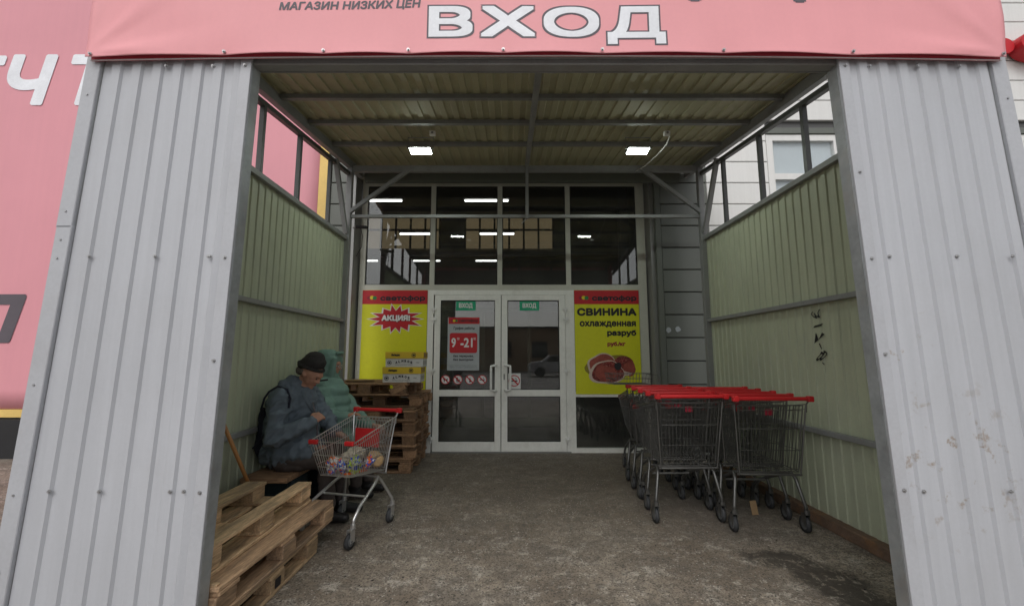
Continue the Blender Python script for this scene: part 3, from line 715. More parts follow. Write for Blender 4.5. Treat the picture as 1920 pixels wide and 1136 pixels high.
# loose corner of the header peeling at its top left
text('lettering', 'СВИНИНА', .975, 1.835, 1.905, 2.02, PY-.0055, 'blackpr', pb, bold=.010)
text('lettering', 'охлажденная', 1.01, 1.82, 1.735, 1.83, PY-.0055, 'blackpr', pb, bold=.0065)
text('lettering', 'разруб', 1.40, 1.82, 1.60, 1.705, PY-.0055, 'blackpr', pb, bold=.007)
text('lettering', 'руб./кг', 1.40, 1.66, 1.46, 1.535, PY-.0055, 'maroon', pb, bold=.005)
def blob2(cx, cz, rx, rz_, seed, n=30, rot=0, amp=.12):
    rr = random.Random(seed); ph = [rr.random()*6 for _ in range(3)]; P = []
    for i in range(n):
        a = 2*math.pi*i/n; k = 1+amp*(math.sin(2*a+ph[0])+.5*math.sin(3*a+ph[1])+.3*math.sin(5*a+ph[2]))
        x, z = rx*k*math.cos(a), rz_*k*math.sin(a)
        P.append((cx+x*math.cos(rot)-z*math.sin(rot), cz+x*math.sin(rot)+z*math.cos(rot)))
    return P
L = [(1.43, 1.17, .31, .19, 'shad', 1), (1.30, 1.21, .20, .155, 'fat', 2), (1.31, 1.21, .18, .14, 'meat', 2), (1.63, 1.20, .17, .12, 'meatd', 5), (1.70, 1.15, .10, .09, 'meat', 6),
     (1.60, 1.09, .12, .035, 'fat', 9), (1.38, 1.10, .225, .185, 'fat', 3), (1.395, 1.105, .20, .165, 'meatd', 3), (1.36, 1.09, .135, .125, 'meat', 7), (1.54, 1.19, .045, .06, 'blackpr', 8)]
for i, (a, b, rx, rz_, c_, s) in enumerate(L): flat('meat_print', blob2(a, b, rx, rz_, s), PY-.0055-.0006*i, c_, pb, .0004)
GY = YG-.022
def greensign(cx, lb):
    t = MB().box(cx-.142, cx+.142, GY-.006, GY-.003, 1.985, 2.118).build('exit_sign', 'green'); t.name = 'entry_sign'
    tag(t, lb, 'sign', 'green entry signs on the doors')
    text('lettering', 'ВХОД', cx-.10, cx+.10, 2.01, 2.094, GY-.0068, 'whitepr', t, bold=.004)
greensign(-.63, 'green ВХОД sign at the top of the left door glass'); greensign(.29, 'green ВХОД sign at the top of the right door glass')
t = MB().box(-.885, -.43, GY-.007, GY-.003, 1.13, 1.885).build('opening_hours_notice', 'greypr'); tag(t, 'grey opening hours notice reading 9-21 on the left door glass', 'notice')
flat('header', [(-.875, 1.79), (-.43, 1.79), (-.43, 1.884), (-.875, 1.884)], GY-.0075, 'redpr', t)
text('lettering', 'светофор', -.73, -.45, 1.805, 1.862, GY-.009, 'blackpr', t, bold=.002)
for i, c_ in enumerate(('maroon', 'yelpr', 'grnpr')): flat('logo_dot', disc(-.83+.035*i, 1.836, .018), GY-.009-.0004*i, c_, t, .0003)
text('lettering', 'График работы', -.80, -.50, 1.70, 1.75, GY-.0078, 'blackpr', t, bold=.0015)
rp = []; 
for (ccx, ccz, a0) in ((-.49, 1.63, 0), (-.825, 1.63, 90), (-.825, 1.405, 180), (-.49, 1.405, 270)):
    for k in range(5): rp.append((ccx+.03*math.cos(R(a0+22.5*k)), ccz+.03*math.sin(R(a0+22.5*k))))
flat('hours_field', rp, GY-.0078, 'redpr', t)
text('lettering', '9', -.83, -.765, 1.455, 1.59, GY-.0092, 'whitepr', t, bold=.005); text('lettering', '-21', -.70, -.525, 1.455, 1.59, GY-.0092, 'whitepr', t, bold=.005)
text('lettering', '00', -.75, -.715, 1.56, 1.595, GY-.0092, 'whitepr', t); text('lettering', '00', -.515, -.48, 1.56, 1.595, GY-.0092, 'whitepr', t)
text('lettering', 'без перерыва,', -.80, -.51, 1.31, 1.35, GY-.0078, 'blackpr', t, bold=.0015); text('lettering', 'без выходных', -.80, -.51, 1.26, 1.30, GY-.0078, 'blackpr', t, bold=.0015)
for z in (1.19, 1.165): text('lettering', 'ООО ТОРГСЕРВИС, ИНН, ОГРН' if z > 1.18 else 'адрес, телефон, режим работы', -.85, -.46, z, z+.013, GY-.0078, 'blackpr', t)
def nosign(cx, kind, lb, r=.066, cz=1.0, square=False):
    y = GY-.004
    if square:
        t = MB().box(cx-.09, cx+.09, y-.002, y, .87, 1.09).build('no_smoking_sticker', 'whitepr'); cz = .985; r = .08
    else: t = MB().prism(disc(cx, cz, r), y-.002, y).build('prohibition_sticker', 'whitepr')
    tag(t, lb, 'sticker', None if square else 'round prohibition stickers on the left door'); y -= .003
    n = 28; o = disc(cx, cz, r, n=n); i_ = disc(cx, cz, r*.84, n=n); m = MB()
    m.add([(a, y, b) for a, b in o]+[(a, y, b) for a, b in i_], [(k, (k+1) % n, (k+1) % n+n, k+n) for k in range(n)]); m.build('ring', 'redpr', t)
    def q(P, yy=y-.0004): flat('pictogram', [(cx+a*r, cz+b*r) for a, b in P], yy, 'blackpr', t, .0003)
    if kind == 'dog': q([(-.5, .1), (-.35, .35), (-.2, .15), (.35, .12), (.5, .4), (.45, -.02), (.4, -.5), (.28, -.5), (.25, -.12), (-.15, -.12), (-.2, -.5), (-.33, -.5), (-.33, 0)])
    if kind == 'skate': q([(-.35, .5), (0, .5), (0, .1), (.45, 0), (.45, -.2), (-.35, -.2)]); q([(-.35, -.3), (.45, -.3), (.4, -.5), (-.3, -.5)])
    if kind == 'bottle': q([(-.12, -.55), (.2, -.55), (.2, .1), (.08, .25), (.08, .55), (-.02, .55), (-.02, .25), (-.12, .1)])
    if kind == 'smoke': q([(-.55, -.12), (.55, -.12), (.55, .08), (-.55, .08)]); q([(.3, .2), (.4, .2), (.3, .5), (.2, .5)])
    s = .7071*r*.9; w = r*.09
    flat('slash', [(cx-s-w, cz+s-w), (cx-s+w, cz+s+w), (cx+s+w, cz-s+w), (cx+s-w, cz-s-w)], y-.001, 'redpr', t, .0003)
nosign(-.905, 'dog', 'round no dogs sticker, first from the left on the door'); nosign(-.73, 'skate', 'round no skates sticker, second from the left'); 
nosign(-.56, 'bottle', 'round no bottles sticker, third from the left'); nosign(-.385, 'smoke', 'round no smoking sticker beside the left door handle')
nosign(.07, 'smoke', 'square white no smoking sticker behind the right door handle', square=True)

# ------------------------------------------------------------------ pallets
def pallet_tree(mt, L_=1.2, W_=.8, name='wooden_pallet', jit=.004, seed=0, skip=()):
    rr = random.Random(seed); t = empty(name); c = .004
    key = (mt, L_, W_)
    if key not in pallet_tree.c:
        d = {}
        d['deck'] = MB().box(-.0725, .0725, -L_/2, L_/2, -.011, .011, c).build('x', mt); d['thin'] = MB().box(-.05, .05, -L_/2, L_/2, -.011, .011, c).build('x', mt)
        d['cross'] = MB().box(-W_/2, W_/2, -.0725, .0725, -.011, .011, c).build('x', mt)
        d['block'] = MB().box(-.05, .05, -.0725, .0725, -.039, .039, c).build('x', mt); d['cblock'] = MB().box(-.0725, .0725, -.0725, .0725, -.039, .039, c).build('x', mt)
        for k, o in list(d.items()): d[k] = o.data; bpy.data.objects.remove(o)
        pallet_tree.c[key] = d
    d = pallet_tree.c[key]
    def add(nm, me, x, y, z):
        o = link(nm, me, t); o.location = (x+rr.uniform(-jit, jit), y+rr.uniform(-jit*2, jit*2), z); o.rotation_euler = (0, 0, rr.uniform(-.012, .012))
    xs_ = [-W_/2+.0725, -W_/4+.02, 0, W_/4-.02, W_/2-.0725]
    for i, x in enumerate(xs_):
        if i in skip: continue
        add('deck_board', d['deck'] if i % 2 == 0 else d['thin'], x, 0, .133)
    for y in (-L_/2+.0725, 0, L_/2-.0725): add('cross_board', d['cross'], 0, y, .1105)
    for y in (-L_/2+.0725, 0, L_/2-.0725):
        for i, x in enumerate((-W_/2+.05, 0, W_/2-.05)): add('block', d['cblock' if i == 1 else 'block'], x, y, .0605)
    for i, x in enumerate((-W_/2+.05, 0, W_/2-.05)): add('skid', d['deck' if i == 1 else 'thin'], x, 0, .0108)
    return t
pallet_tree.c = {}
G1 = 'pallets stacked inside the left front post'
def place(t, x, y, z, rz=0, lb='', grp='', flip=False, tilt=0):
    t.location = (x, y, z+(.144 if flip else 0)); t.rotation_euler = (tilt+(math.pi if flip else 0), 0, rz)
    tag(t, lb, 'pallet', grp); return t
p1 = place(pallet_tree('wood', 1.0, seed=1), -1.715, 2.60, 0, R(0), 'bottom pale wooden pallet of the stack by the left post, block stamped', G1)
p2 = place(pallet_tree('wood2', seed=2), -1.70, 2.69, .1455, R(-1.8), 'middle wooden pallet with a splintered near end by the left post', G1)
p3 = place(pallet_tree('wood', 1.12, seed=3), -1.82, 2.65, .291, R(.8), 'topmost pale pallet lying upside down by the left post', G1, flip=True)
# stamp on the bottom pallet's middle block and a snapped board
B('stamp', 'blackpr', .401, .402, -.03, .03, .035, .085, None).parent = p1
m = MB(); m.prism([(-.02, 0), (.09, .004), (.10, .028), (.05, .03), (-.02, .026)], -.01, .012)
o = m.build('splinter', 'wood', p2); o.location = (.29, -.585, .125)
st = MB().box(-1.62, -1.36, 2.10, 2.14, .148, .172, .003).build('broken_slat', 'stick'); tag(st, 'short orange broken slat poking out of the stack at lower left', 'slat'); st.location = (0.02, .02, 0)
G2 = 'dark pallets stacked before the yellow poster'
lbs = ['lowest reddish dark pallet of the stack by the doors', 'second pallet from the floor in the stack by the doors', 'third pallet from the floor in the stack by the doors', 'fourth pallet from the floor, middle of the stack by the doors',
       'fifth pallet from the floor in the stack by the doors', 'sixth pallet, its right end sticking out beneath the top one', 'topmost dark pallet carrying the yellow and white cartons']
offs = [(-.02, 0, 0), (0, .02, .5), (.02, 0, -1), (-.01, .03, .6), (.01, -.01, -.5), (.03, .10, 1.2), (-.09, -.02, -.8)]
for k, lb in enumerate(lbs):
    p = pallet_tree('woodold', 1.0, .86, seed=20+k, jit=.008)
    dx, dy, a = offs[k]
    place(p, -1.60+dx, 5.50+dy, .1455*k+.001, R(90+a), lb, G2)
# debris wedged under the top pallet
wd = MB().box(-.09, .09, -.04, .04, -.04, .04, .004).build('wood_offcut', 'woodold'); wd.location = (-1.30, 5.06+.02, .948); wd.rotation_euler = (0, R(-30), 0); tag(wd, 'loose wood block leaning between the two upper dark pallets', 'wood block')
rg = MB(); rg.ball((0, 0, 0), (.2, .12, .015)); o = rg.build('rag', 'cardboard', None, True); o.location = (-1.85, 5.35, 1.0345); tag(o, 'crumpled brown paper on the top dark pallet left of the cartons', 'paper')
# cartons
def carton(x, z, y, lb, dx=0):
    w, d, h = .44, .30, .178
    t = empty('carton', (x, y, z), R(2), lb, 'carton', 'cartons on the dark pallet stack')
    B('base', 'cwhite', 0, w, 0, d, 0, h*.56, t, .003); B('lid', 'cyellow', -.006, w+.006, -.005, d+.005, h*.56, h, t, .003)
    s = 'ALMROS'
    for i, ch in enumerate(s):
        a = (i-2.5)/2.5; text('letter', ch, .115+.035*i, .14+.035*i, .055-.016*a*a, .085-.016*a*a, -.0015, 'blackpr', t, bold=.0025)
    text('lettering', 'сливочное для жарки', .11, .32, .018, .030, -.0015, 'blackpr', t)
    text('lettering', 'Лебедин', .06, .17, .125, .155, -.0075, 'blackpr', t, shear=.3, bold=.0018)
    text('lettering', '10кг', .36, .40, .045, .062, -.0015, 'blackpr', t)
    for cx_, cz_, yy in ((.045, .05, -.0012), (.33, .14, -.0072)):
        n = 16; m = MB(); o_ = disc(cx_, cz_, .026, n=n); i_ = disc(cx_, cz_, .02, n=n)
        m.add([(a, yy, b) for a, b in o_]+[(a, yy, b) for a, b in i_], [(k, (k+1) % n, (k+1) % n+n, k+n) for k in range(n)])
        m.add([(a, yy, b) for a, b in blob2(cx_, cz_, .013, .012, 4, 12)], [tuple(range(12))]); m.build('emblem', 'blackpr', t)
    for k, yy in enumerate((.06, .15, .24)): B('side_print', 'blackpr', w+.0005, w+.0012, yy-.012, yy+.012, .03, .075, t); B('side_print', 'cardboard', w+.0065, w+.0075, yy-.03, yy+.03, .115, .165, t)
carton(-1.49, 1.023, 5.09, 'lower yellow and white carton on the top dark pallet'); carton(-1.465, 1.203, 5.10, 'upper yellow and white carton stacked on another, before the poster')

# ------------------------------------------------------------------ shopping carts
def cart_meshes(W, L_, H, bz0, bz1, track, wb_, wr, chrome, nside=24, nrear=15, wire=.0022, tub=.011, nf=.70, ya=.14, kf=.92):
    """local frame: handle at y=0, nose towards +y"""
    t = empty('shopping_cart')
    hw = W/2; tw = hw-.015; zt = H-.045; zn = H-.045-.15*H/1.0*.9; yr0, yr1 = .05, .12   # rear gate top / bottom
    nw = hw*nf; yn_t, yn_b = L_, L_-.07
    bwR, bwN = tw-.05, nw-.06
    # corners
    RT = lambda s: Vector((s*tw, yr0, zt)); RB = lambda s: Vector((s*bwR, yr1, bz0)); NT = lambda s: Vector((s*nw, yn_t, zn)); NB = lambda s: Vector((s*bwN, yn_b, bz1))
    for s in (-1, 1):
        m = MB(); n = nside
        for k in range(n+1):
            f = k/n; m.tube([RT(s).lerp(NT(s), f), RB(s).lerp(NB(s), f)], wire, 4, False)
        for f in (.36, .68): m.tube([RT(s).lerp(RB(s), f), NT(s).lerp(NB(s), f)], wire*1.2, 4, False)
        m.tube([RT(s), NT(s)], wire*1.9, 5); m.tube([RB(s), NB(s)], wire*1.7, 5)
        m.tube([RT(s)+Vector((0, 0, -.035)), NT(s)+Vector((0, 0, -.03))], wire*1.2, 4)
        m.build('basket_side', chrome, t)
    m = MB(); n = max(8, nrear-3)
    for k in range(n+1):
        f = k/n; m.tube([NT(-1).lerp(NT(1), f), NB(-1).lerp(NB(1), f)], wire, 4, False)
    for f in (0, .4, .75, 1): m.tube([NT(-1).lerp(NB(-1), f), NT(1).lerp(NB(1), f)], wire*1.5, 4)
    m.build('basket_front', chrome, t)
    m = MB()
    for k in range(15): 
        f = k/14; m.tube([RB(-1).lerp(RB(1), f), NB(-1).lerp(NB(1), f)], wire, 4, False)
    for f in (0, .25, .5, .75, 1): m.tube([RB(-1).lerp(NB(-1), f), RB(1).lerp(NB(1), f)], wire*1.4, 4)
    m.build('basket_bottom', chrome, t)
    m = MB()   # rear gate, hinged at top
    A = lambda x, f: Vector((x*(tw-.03)*(1-f)+x*(bwR-.01)*f, yr0*(1-f)+yr1*f-.008, zt*(1-f)+bz0*f))
    for k in range(nrear+1):
        x = -1+2*k/nrear; m.tube([A(x, .02), A(x, .96)], wire, 4, False)
    for f in (.02, .09, .36, .68, .96): m.tube([A(-1, f), A(1, f)], wire*1.6, 4)
    for x in (-1, 1): m.tube([A(x, .02), A(x, .97)], wire*2, 5)
    m.build('rear_gate', chrome, t)
    m = MB()   # folded child seat / upper shelf
    for k in range(11):
        x = (-1+2*k/10)*(tw-.06); m.tube([(x, yr0+.03, zt-.01), (x*.98, yr0+.09, zt-.20)], wire, 4, False)
    m.tube([(-tw+.05, yr0+.03, zt-.01), (tw-.05, yr0+.03, zt-.01)], wire*1.8, 4); m.tube([(-tw+.05, yr0+.09, zt-.2), (tw-.05, yr0+.09, zt-.2)], wire*1.8, 4)
    m.build('child_seat', chrome, t)
    # handle
    m = MB(); m.tube([(-hw+.03, 0, H), (hw-.03, 0, H)], .0155, 10); m.build('handle', 'redp', t, False)
    for s in (-1, 1):
        m = MB(); m.box(s*(hw-.012)-.022, s*(hw-.012)+.022, -.018, .024, H-.022, H+.020, .006); m.build('handle_cap', 'redp', t)
        m = MB(); m.tube([(s*(hw-.015), .01, H-.01), (s*(tw+.002), yr0-.0, zt-.0), (s*(tw-.0), yr0+.004, zt-.06)], .006, 6)
        m.tube([(s*(tw-.004), yr0-.006, zt), (s*(bwR+.006), yr1-.01, bz0-.02)], .006, 6); m.build('upright', chrome, t)
        m = MB(); hx = s*nw; m.box(min(hx, hx-s*.075), max(hx, hx-s*.075), yn_t-.012, yn_t+.014, zn-.018, zn+.014, .005); m.build('bumper', 'redp', t)
    B('child_seat_flap' if nside < 22 else 'badge', 'redp' if nside < 22 else 'maroon', *((-tw*.55, tw*.55, yr0+.095, yr0+.105, zt-.24, zt-.09) if nside < 22 else (-.03, .03, yr0+.012, yr0+.018, zt-.085, zt-.04)), t, .003)
    # chassis
    tk = track/2; y1_, y2_ = ya, ya+wb_; zc = wr*2+.035
    for s in (-1, 1):
        J = Vector((s*(bwR+.0), yr1+.10, bz0-.03)); K = Vector((s*(bwR-.03), yr1+.02, bz0-.022))
        m = MB(); m.tube([(s*tk, y1_, zc), (s*tk*.99, y1_+.005, zc+.04), (s*(bwR+.01), yr1+.06, bz0-.07), J, (s*(bwR*.55+tk*kf*.45), yr1+.17, bz0-.055), (s*tk*kf, y2_-.08, zc+.11), (s*tk*kf, y2_-.01, zc+.045), (s*tk*kf, y2_, zc)], tub, 8)
        m.build('leg', chrome, t, True)
    for xx, yy, zz in ((bwR+.02, yr1, bz0-.022), (tk*kf*.9, y2_-.2, zc+.14), (bwR, yr1+.10, bz0-.03)):
        MB().tube([(-xx, yy, zz), (xx, yy, zz)], .009, 6).build('cross_tube', chrome, t)
    for s in (-1, 1):
        for yy, k in ((y1_, 1), (y2_, kf)):
            x = s*tk*k
            c = MB(); c.cyl((x, yy, zc), (0, 0, 1), tub*1.5, .03, 8); c.box(x-.018, x-.014, yy-.005, yy+.045, wr-.01, zc-.01); c.box(x+.014, x+.018, yy-.005, yy+.045, wr-.01, zc-.01); c.box(x-.018, x+.018, yy-.015, yy+.03, zc-.018, zc-.01)
            c = c.build('caster', chrome, t)
            w = MB(); w.cyl((x, yy+.03, wr), (1, 0, 0), wr, .024, 20); w.build('tyre', 'rubber', c, True); h = MB(); h.cyl((x, yy+.03, wr), (1, 0, 0), wr*.62, .0265, 14); h.cyl((x, yy+.03, wr), (1, 0, 0), .008, .04, 6); h.build('hub', 'grey_hub', c)
    return t
big = cart_meshes(.575, .88, 1.012, .455, .50, .54, .56, .06, 'chromed', tub=.013, kf=.68)
def setcart(t, x, y, rz, lb, grp):
    t.location = (x, y, 0); t.rotation_euler = (0, 0, rz); tag(t, lb, 'shopping cart', grp)
ordn = ['front', 'second', 'third', 'fourth', 'fifth', 'sixth']
spots = []
for k in range(5): spots.append((1.455+.022*k-.0, 3.47+.29*k, R(1.5-1.3*k+1.1*math.sin(5*k)), ordn[k]+(' cart with red handle in the nested row nearest the doors' if k else ' shopping cart of the nested row nearest the doors'), 'nested shopping carts, left row'))
for k in range(5): spots.append((1.985+.02*k, 3.28+.26*k, R(-2), ordn[k]+(' cart with red handle in the nested row along the right wall' if k else ' shopping cart of the nested row along the right wall'), 'nested shopping carts, right row'))
for i, s in enumerate(spots): setcart(big if i == 0 else copy_tree(big), *s)
# the customers' cart: nose towards the camera
sm = cart_meshes(.44, .62, .865, .40, .45, .45, .52, .052, 'chrome', nside=20, nrear=11, wire=.0026, tub=.0125, nf=.86, ya=.10)
setcart(sm, -1.155, 3.83, math.pi+R(-14), 'small chrome shopping cart loaded with groceries in front of the seated couple', 'x')
del sm['group']
# wire hand basket on the left row
hb = empty('wire_basket', (1.30, 4.72, 1.035), R(4), 'dark wire basket resting on the rear carts of the left row', 'basket')
m = MB()
for k in range(13):
    x = -.2+.4*k/12; m.tube([(x*1.1, -.14, .11), (x, -.12, 0), (x, .12, 0), (x*1.1, .14, .11)], .002, 4)
for k in range(9):
    y = -.12+.24*k/8; m.tube([(-.22, y*1.15, .11), (-.2, y, 0), (.2, y, 0), (.22, y*1.15, .11)], .002, 4)
m.build('wire_mesh', 'chromed', hb)
m = MB(); 
for z, s in ((.11, 1.1), (.055, 1.05), (0, 1)): m.tube([(-.2*s, -.12*s-.01, z), (.2*s, -.12*s-.01, z), (.2*s, .12*s+.01, z), (-.2*s, .12*s+.01, z), (-.2*s, -.12*s-.01, z)], .0035, 4)
m.tube([(.2, 0, .1), (.33, 0, .09), (.33, .0, .02)], .004, 4); m.build('rim', 'chromed', hb)
# things in the cart (cart frame)
def cw(x, y, z):
    a = math.pi+R(-14); c, s = math.cos(a), math.sin(a); return (-1.155+c*x-s*y, 3.83+s*x+c*y, z)
def lump(name, mt, c, r, lb, cat, seed, amp=.25, rot=0):
    m = MB(); packet = name == 'snack_bag'; rr = random.Random(seed)
    if packet:      # crumpled printed packets: pillow shapes with pinched ends
        n = 6; bm = bmesh.new(); bmesh.ops.create_cube(bm, size=2); bmesh.ops.subdivide_edges(bm, edges=bm.edges[:], cuts=n, use_grid_fill=True); m.bm(bm)
    else: m.ball((0, 0, 0), (1, 1, 1), 4)
    v2 = []
    for p in m.v:
        q = Vector(p); w = noise.noise(q*2.2+Vector((seed, 0, 0))); w2 = noise.noise(q*6+Vector((seed, 3, 0)))
        if packet:
            pin = 1-.62*abs(q.z)**3; q = Vector((q.x*(1+.1*w2), q.y*pin*(1-.25*q.x*q.x), q.z*(1+.12*w))); k = 1+.35*w+.2*w2
        else: k = 1+amp*w+amp*.5*w2-amp*.5*abs(noise.noise(q*4+Vector((seed, 9, 0))))
        v2.append((q.x*k*r[0], q.y*k*r[1], q.z*k*r[2]))
    m.v = v2
    if packet:
        for i, f in enumerate(m.f):
            ce = sum((Vector(m.v[j]) for j in f), Vector())/len(f); h = noise.noise(ce*38+Vector((seed, 5, 1)))
            m.mi[i] = 1 if h > .12 else (2 if h < -.28 else 0)
    o = m.build(name, [mt, 'cwhite', 'orange' if mt == 'blue' else 'blue'] if packet else mt, None, not packet and name != 'bread_bag'); o.location = cw(c[0]*1.05, c[1], c[2]+.005)
    o.rotation_euler = (R(22*math.sin(seed*3)), R(48*math.cos(seed*2)), rot+R(-18+40*math.sin(seed))); return tag(o, lb, cat)
lump('bread_bag', 'bag', (.01, .33, .545), (.10, .10, .055), 'crumpled clear bag over bread in the small cart', 'bag', 1)
lump('bread_loaf', 'bread', (-.12, .22, .50), (.045, .075, .07), 'brown loaf in wrap standing at the rear of the small cart', 'bread', 5, .12, R(30))
lump('bread_loaf', 'bread', (.055, .22, .50), (.07, .09, .05), 'round loaf under the bag in the small cart', 'bread', 8, .15)
lump('snack_bag', 'lime', (-.075, .43, .500), (.055, .045, .045), 'green crumpled snack bag low in the small cart', 'snack bag', 11, .3)
lump('snack_bag', 'orange', (.07, .47, .510), (.035, .035, .048), 'orange crumpled packet low in the small cart', 'snack bag', 14, .3)
lump('snack_bag', 'blue', (.005, .48, .500), (.028, .03, .045), 'blue packet between the orange and green bags', 'snack bag', 17, .3)
lump('snack_bag', 'blue', (-.14, .36, .505), (.026, .03, .05), 'blue carton packet beside the brown loaf in the cart', 'snack bag', 19, .1)
lump('snack_bag', 'blue', (.06, .53, .475), (.035, .02, .026), 'small blue packet at the nose end of the cart', 'snack bag', 23, .2)
lump('snack_bag', 'cyellow', (.125, .40, .500), (.03, .045, .04), 'yellow wrapped packet at the left side of the small cart', 'snack bag', 29, .2)
o = B('sweets_box', 'orange', -.09, .09, -.02, .02, -.006, .006, None, .002); o.location = cw(-.07, .40, .445); o.rotation_euler = (0, 0, R(50)); tag(o, 'flat orange and white packet on the floor of the small cart', 'packet')
# cardboard scrap under the right row
o = B('cardboard_scrap', 'cardboard', -.03, .03, -.004, .004, 0, .11, None, .001); o.location = (2.08, 3.80, .001); o.rotation_euler = (R(-12), 0, R(12)); tag(o, 'small tan cardboard piece standing under the right cart row', 'cardboard')

# ------------------------------------------------------------------ wooden handled tool by the wall
bt = empty('broom_handle', (-1.88, 3.50, 0), label='wooden broom handle with a dark grip leaning on the left wall', cat='broom')
m = MB(); m.tube([(0, 0, .01), (-.135, -.44, .90)], .0135, 8); m.build('shaft', 'stick', bt, True)
m = MB(); m.tube([(-.131, -.425, .87), (-.14, -.46, .95), (-.150, -.47, .985)], [.02, .024, .017], 8); m.build('grip', 'black', bt, True)

# ------------------------------------------------------------------ seated people
def blob(name, mt, parent, caps, balls=(), voxel=.011, smooth=4, disp=None):
    bm = bmesh.new()
    def sph(c, r):
        q = bmesh.ops.create_icosphere(bm, subdivisions=2, radius=1)
        rr = r if isinstance(r, (tuple, list)) else (r, r, r)
        bmesh.ops.scale(bm, vec=rr[:3], verts=q['verts'])
        if isinstance(r, (tuple, list)) and len(r) > 3: bmesh.ops.rotate(bm, cent=(0, 0, 0), matrix=Matrix.Rotation(r[3], 3, 'Y'), verts=q['verts'])
        bmesh.ops.translate(bm, vec=c, verts=q['verts'])
    for (a, ra, b, rb) in caps:
        a, b = Vector(a), Vector(b); mn = min(ra, rb); k = max(2, int((b-a).length/(mn*.45))+1)
        for i in range(k+1): f = i/k; sph(a.lerp(b, f), ra+(rb-ra)*f)
    for c, r in balls: sph(c, r)
    me = bpy.data.meshes.new(name); bm.to_mesh(me); bm.free()
    o = bpy.data.objects.new(name, me); COL.objects.link(o)
    rm = o.modifiers.new('r', 'REMESH'); rm.mode = 'VOXEL'; rm.voxel_size = voxel
    s_ = o.modifiers.new('s', 'SMOOTH'); s_.iterations = smooth; s_.factor = .6
    dg = bpy.context.evaluated_depsgraph_get(); dg.update()
    m2 = bpy.data.meshes.new_from_object(o.evaluated_get(dg)); bpy.data.objects.remove(o)
    if disp:
        m2.update(); N = [v.normal.copy() for v in m2.vertices]
        for v, nn in zip(m2.vertices, N): v.co += nn*disp(v.co)
    m2.polygons.foreach_set('use_smooth', [True]*len(m2.polygons)); m2.materials.clear(); m2.materials.append(M[mt]); m2.name = name
    return link(name, m2, parent)
def head_parts(H, yaw, pitch):
    """returns transform for a head centred at H, looking along +x, yawed (towards -y negative) and pitched down"""
    T = Matrix.Translation(H) @ Matrix.Rotation(yaw, 4, 'Z') @ Matrix.Rotation(pitch, 4, 'Y')
    f = lambda x, y, z: tuple(T @ Vector((x, y, z)))
    b = [(f(-.01, 0, .03), .088), (f(.02, 0, .02), .08), (f(.035, 0, -.03), .066), (f(.055, 0, -.072), .04), (f(.03, 0, -.06), .052),
         (f(.088, 0, .028), .022), (f(.082, .025, .030), .02), (f(.082, -.025, .030), .02),
         (f(.098, 0, -.002), .013), (f(.107, 0, -.018), .0145), (f(.098, .010, -.024), .010), (f(.098, -.010, -.024), .010),
         (f(.066, .036, -.022), .026), (f(.066, -.036, -.022), .026), (f(.088, 0, -.052), .014), (f(.076, 0, -.088), .021),
         (f(-.005, .080, -.005), (.018, .012, .03)), (f(-.005, -.080, -.005), (.018, .012, .03))]
    return f, b
def hand(p, d, up, k=1.0, curl=.6):
    """a palm at p pointing along d, five bent fingers"""
    p, d, up = Vector(p), Vector(d).normalized(), Vector(up); sd = d.cross(up).normalized(); up = sd.cross(d).normalized(); C = []
    C.append((p, .026*k, p+d*.05*k, .026*k)); C.append((p+sd*.02*k, .018*k, p+d*.06*k+sd*.028*k, .014*k)); C.append((p-sd*.02*k, .018*k, p+d*.06*k-sd*.028*k, .014*k))
    for i, (o_, l_) in enumerate(((-.033, .058), (-.011, .072), (.011, .068), (.033, .052))):
        a = p+d*.07*k+sd*o_*k; b = a+(d*math.cos(curl)-up*math.sin(curl))*l_*.5*k; c = b+(d*math.cos(curl*2.2)-up*math.sin(curl*2.2))*l_*.5*k
        C += [(a, .0098*k, b, .0090*k), (b, .0090*k, c, .0076*k)]
    a = p+d*.01*k-sd*.03*k; b = a+d*.035*k-sd*.025*k-up*.01*k; c = b+d*.03*k-up*.018*k; C += [(a, .013*k, b, .011*k), (b, .011*k, c, .009*k)]
    return C
def crease(seed, amp):
    def f(c):
        v = noise.noise(Vector((c.x*6+seed+c.z*3, c.y*6, c.z*8-c.x*5))); w = noise.noise(Vector((c.x*15+seed, c.y*15, c.z*20-c.x*12)))
        return amp*(.5-abs(v)*2.4)*.8+amp*.55*(.4-abs(w)*2)
    return f
def fold(seed, amp, sx=7, sz=11):
    def f(c):
        v = noise.noise(Vector((c.x*sx+seed, c.y*sx, c.z*sz)))
        return amp*(abs(v)*2-.6)+amp*.5*noise.noise(Vector((c.x*22, c.y*22+seed, c.z*26)))
    return f
# man
mn = empty('person', (0, 0, 0), label='seated person in slate blue jacket and black knit hat looking down at the jacket pocket', cat='person')
Y = 3.72
Hm = (-1.70, Y-.03, 1.185); fm, hb_ = head_parts(Hm, R(-8), R(35))
pel = (-1.93, Y, .52); chest = (-1.87, Y, .92); nk = (-1.755, Y-.01, 1.07)
shR, shL = (-1.86, Y-.17, .985), (-1.80, Y+.17, .985)
elR, haR = (-1.83, Y-.31, .70), (-1.595, Y-.17, .81)
elL, haL = (-1.62, Y+.21, .74), (-1.48, Y+.10, .66)
knR, knL = (-1.50, Y-.10, .50), (-1.50, Y+.13, .50); anR, anL = (-1.47, Y-.10, .09), (-1.44, Y+.13, .09)
wr = [(elR, .04, haR, .028), (elL, .04, haL, .028)]
caps = [(pel, .13, chest, .14), (chest, .12, nk, .07), (nk, .055, fm(-.01, 0, -.06), .052), (shR, .06, elR, .045), (shL, .06, elL, .045), (shR, .07, shL, .07),
        (pel, .12, knR, .065), (pel, .12, knL, .065), (knR, .058, anR, .04), (knL, .058, anL, .04)]+wr
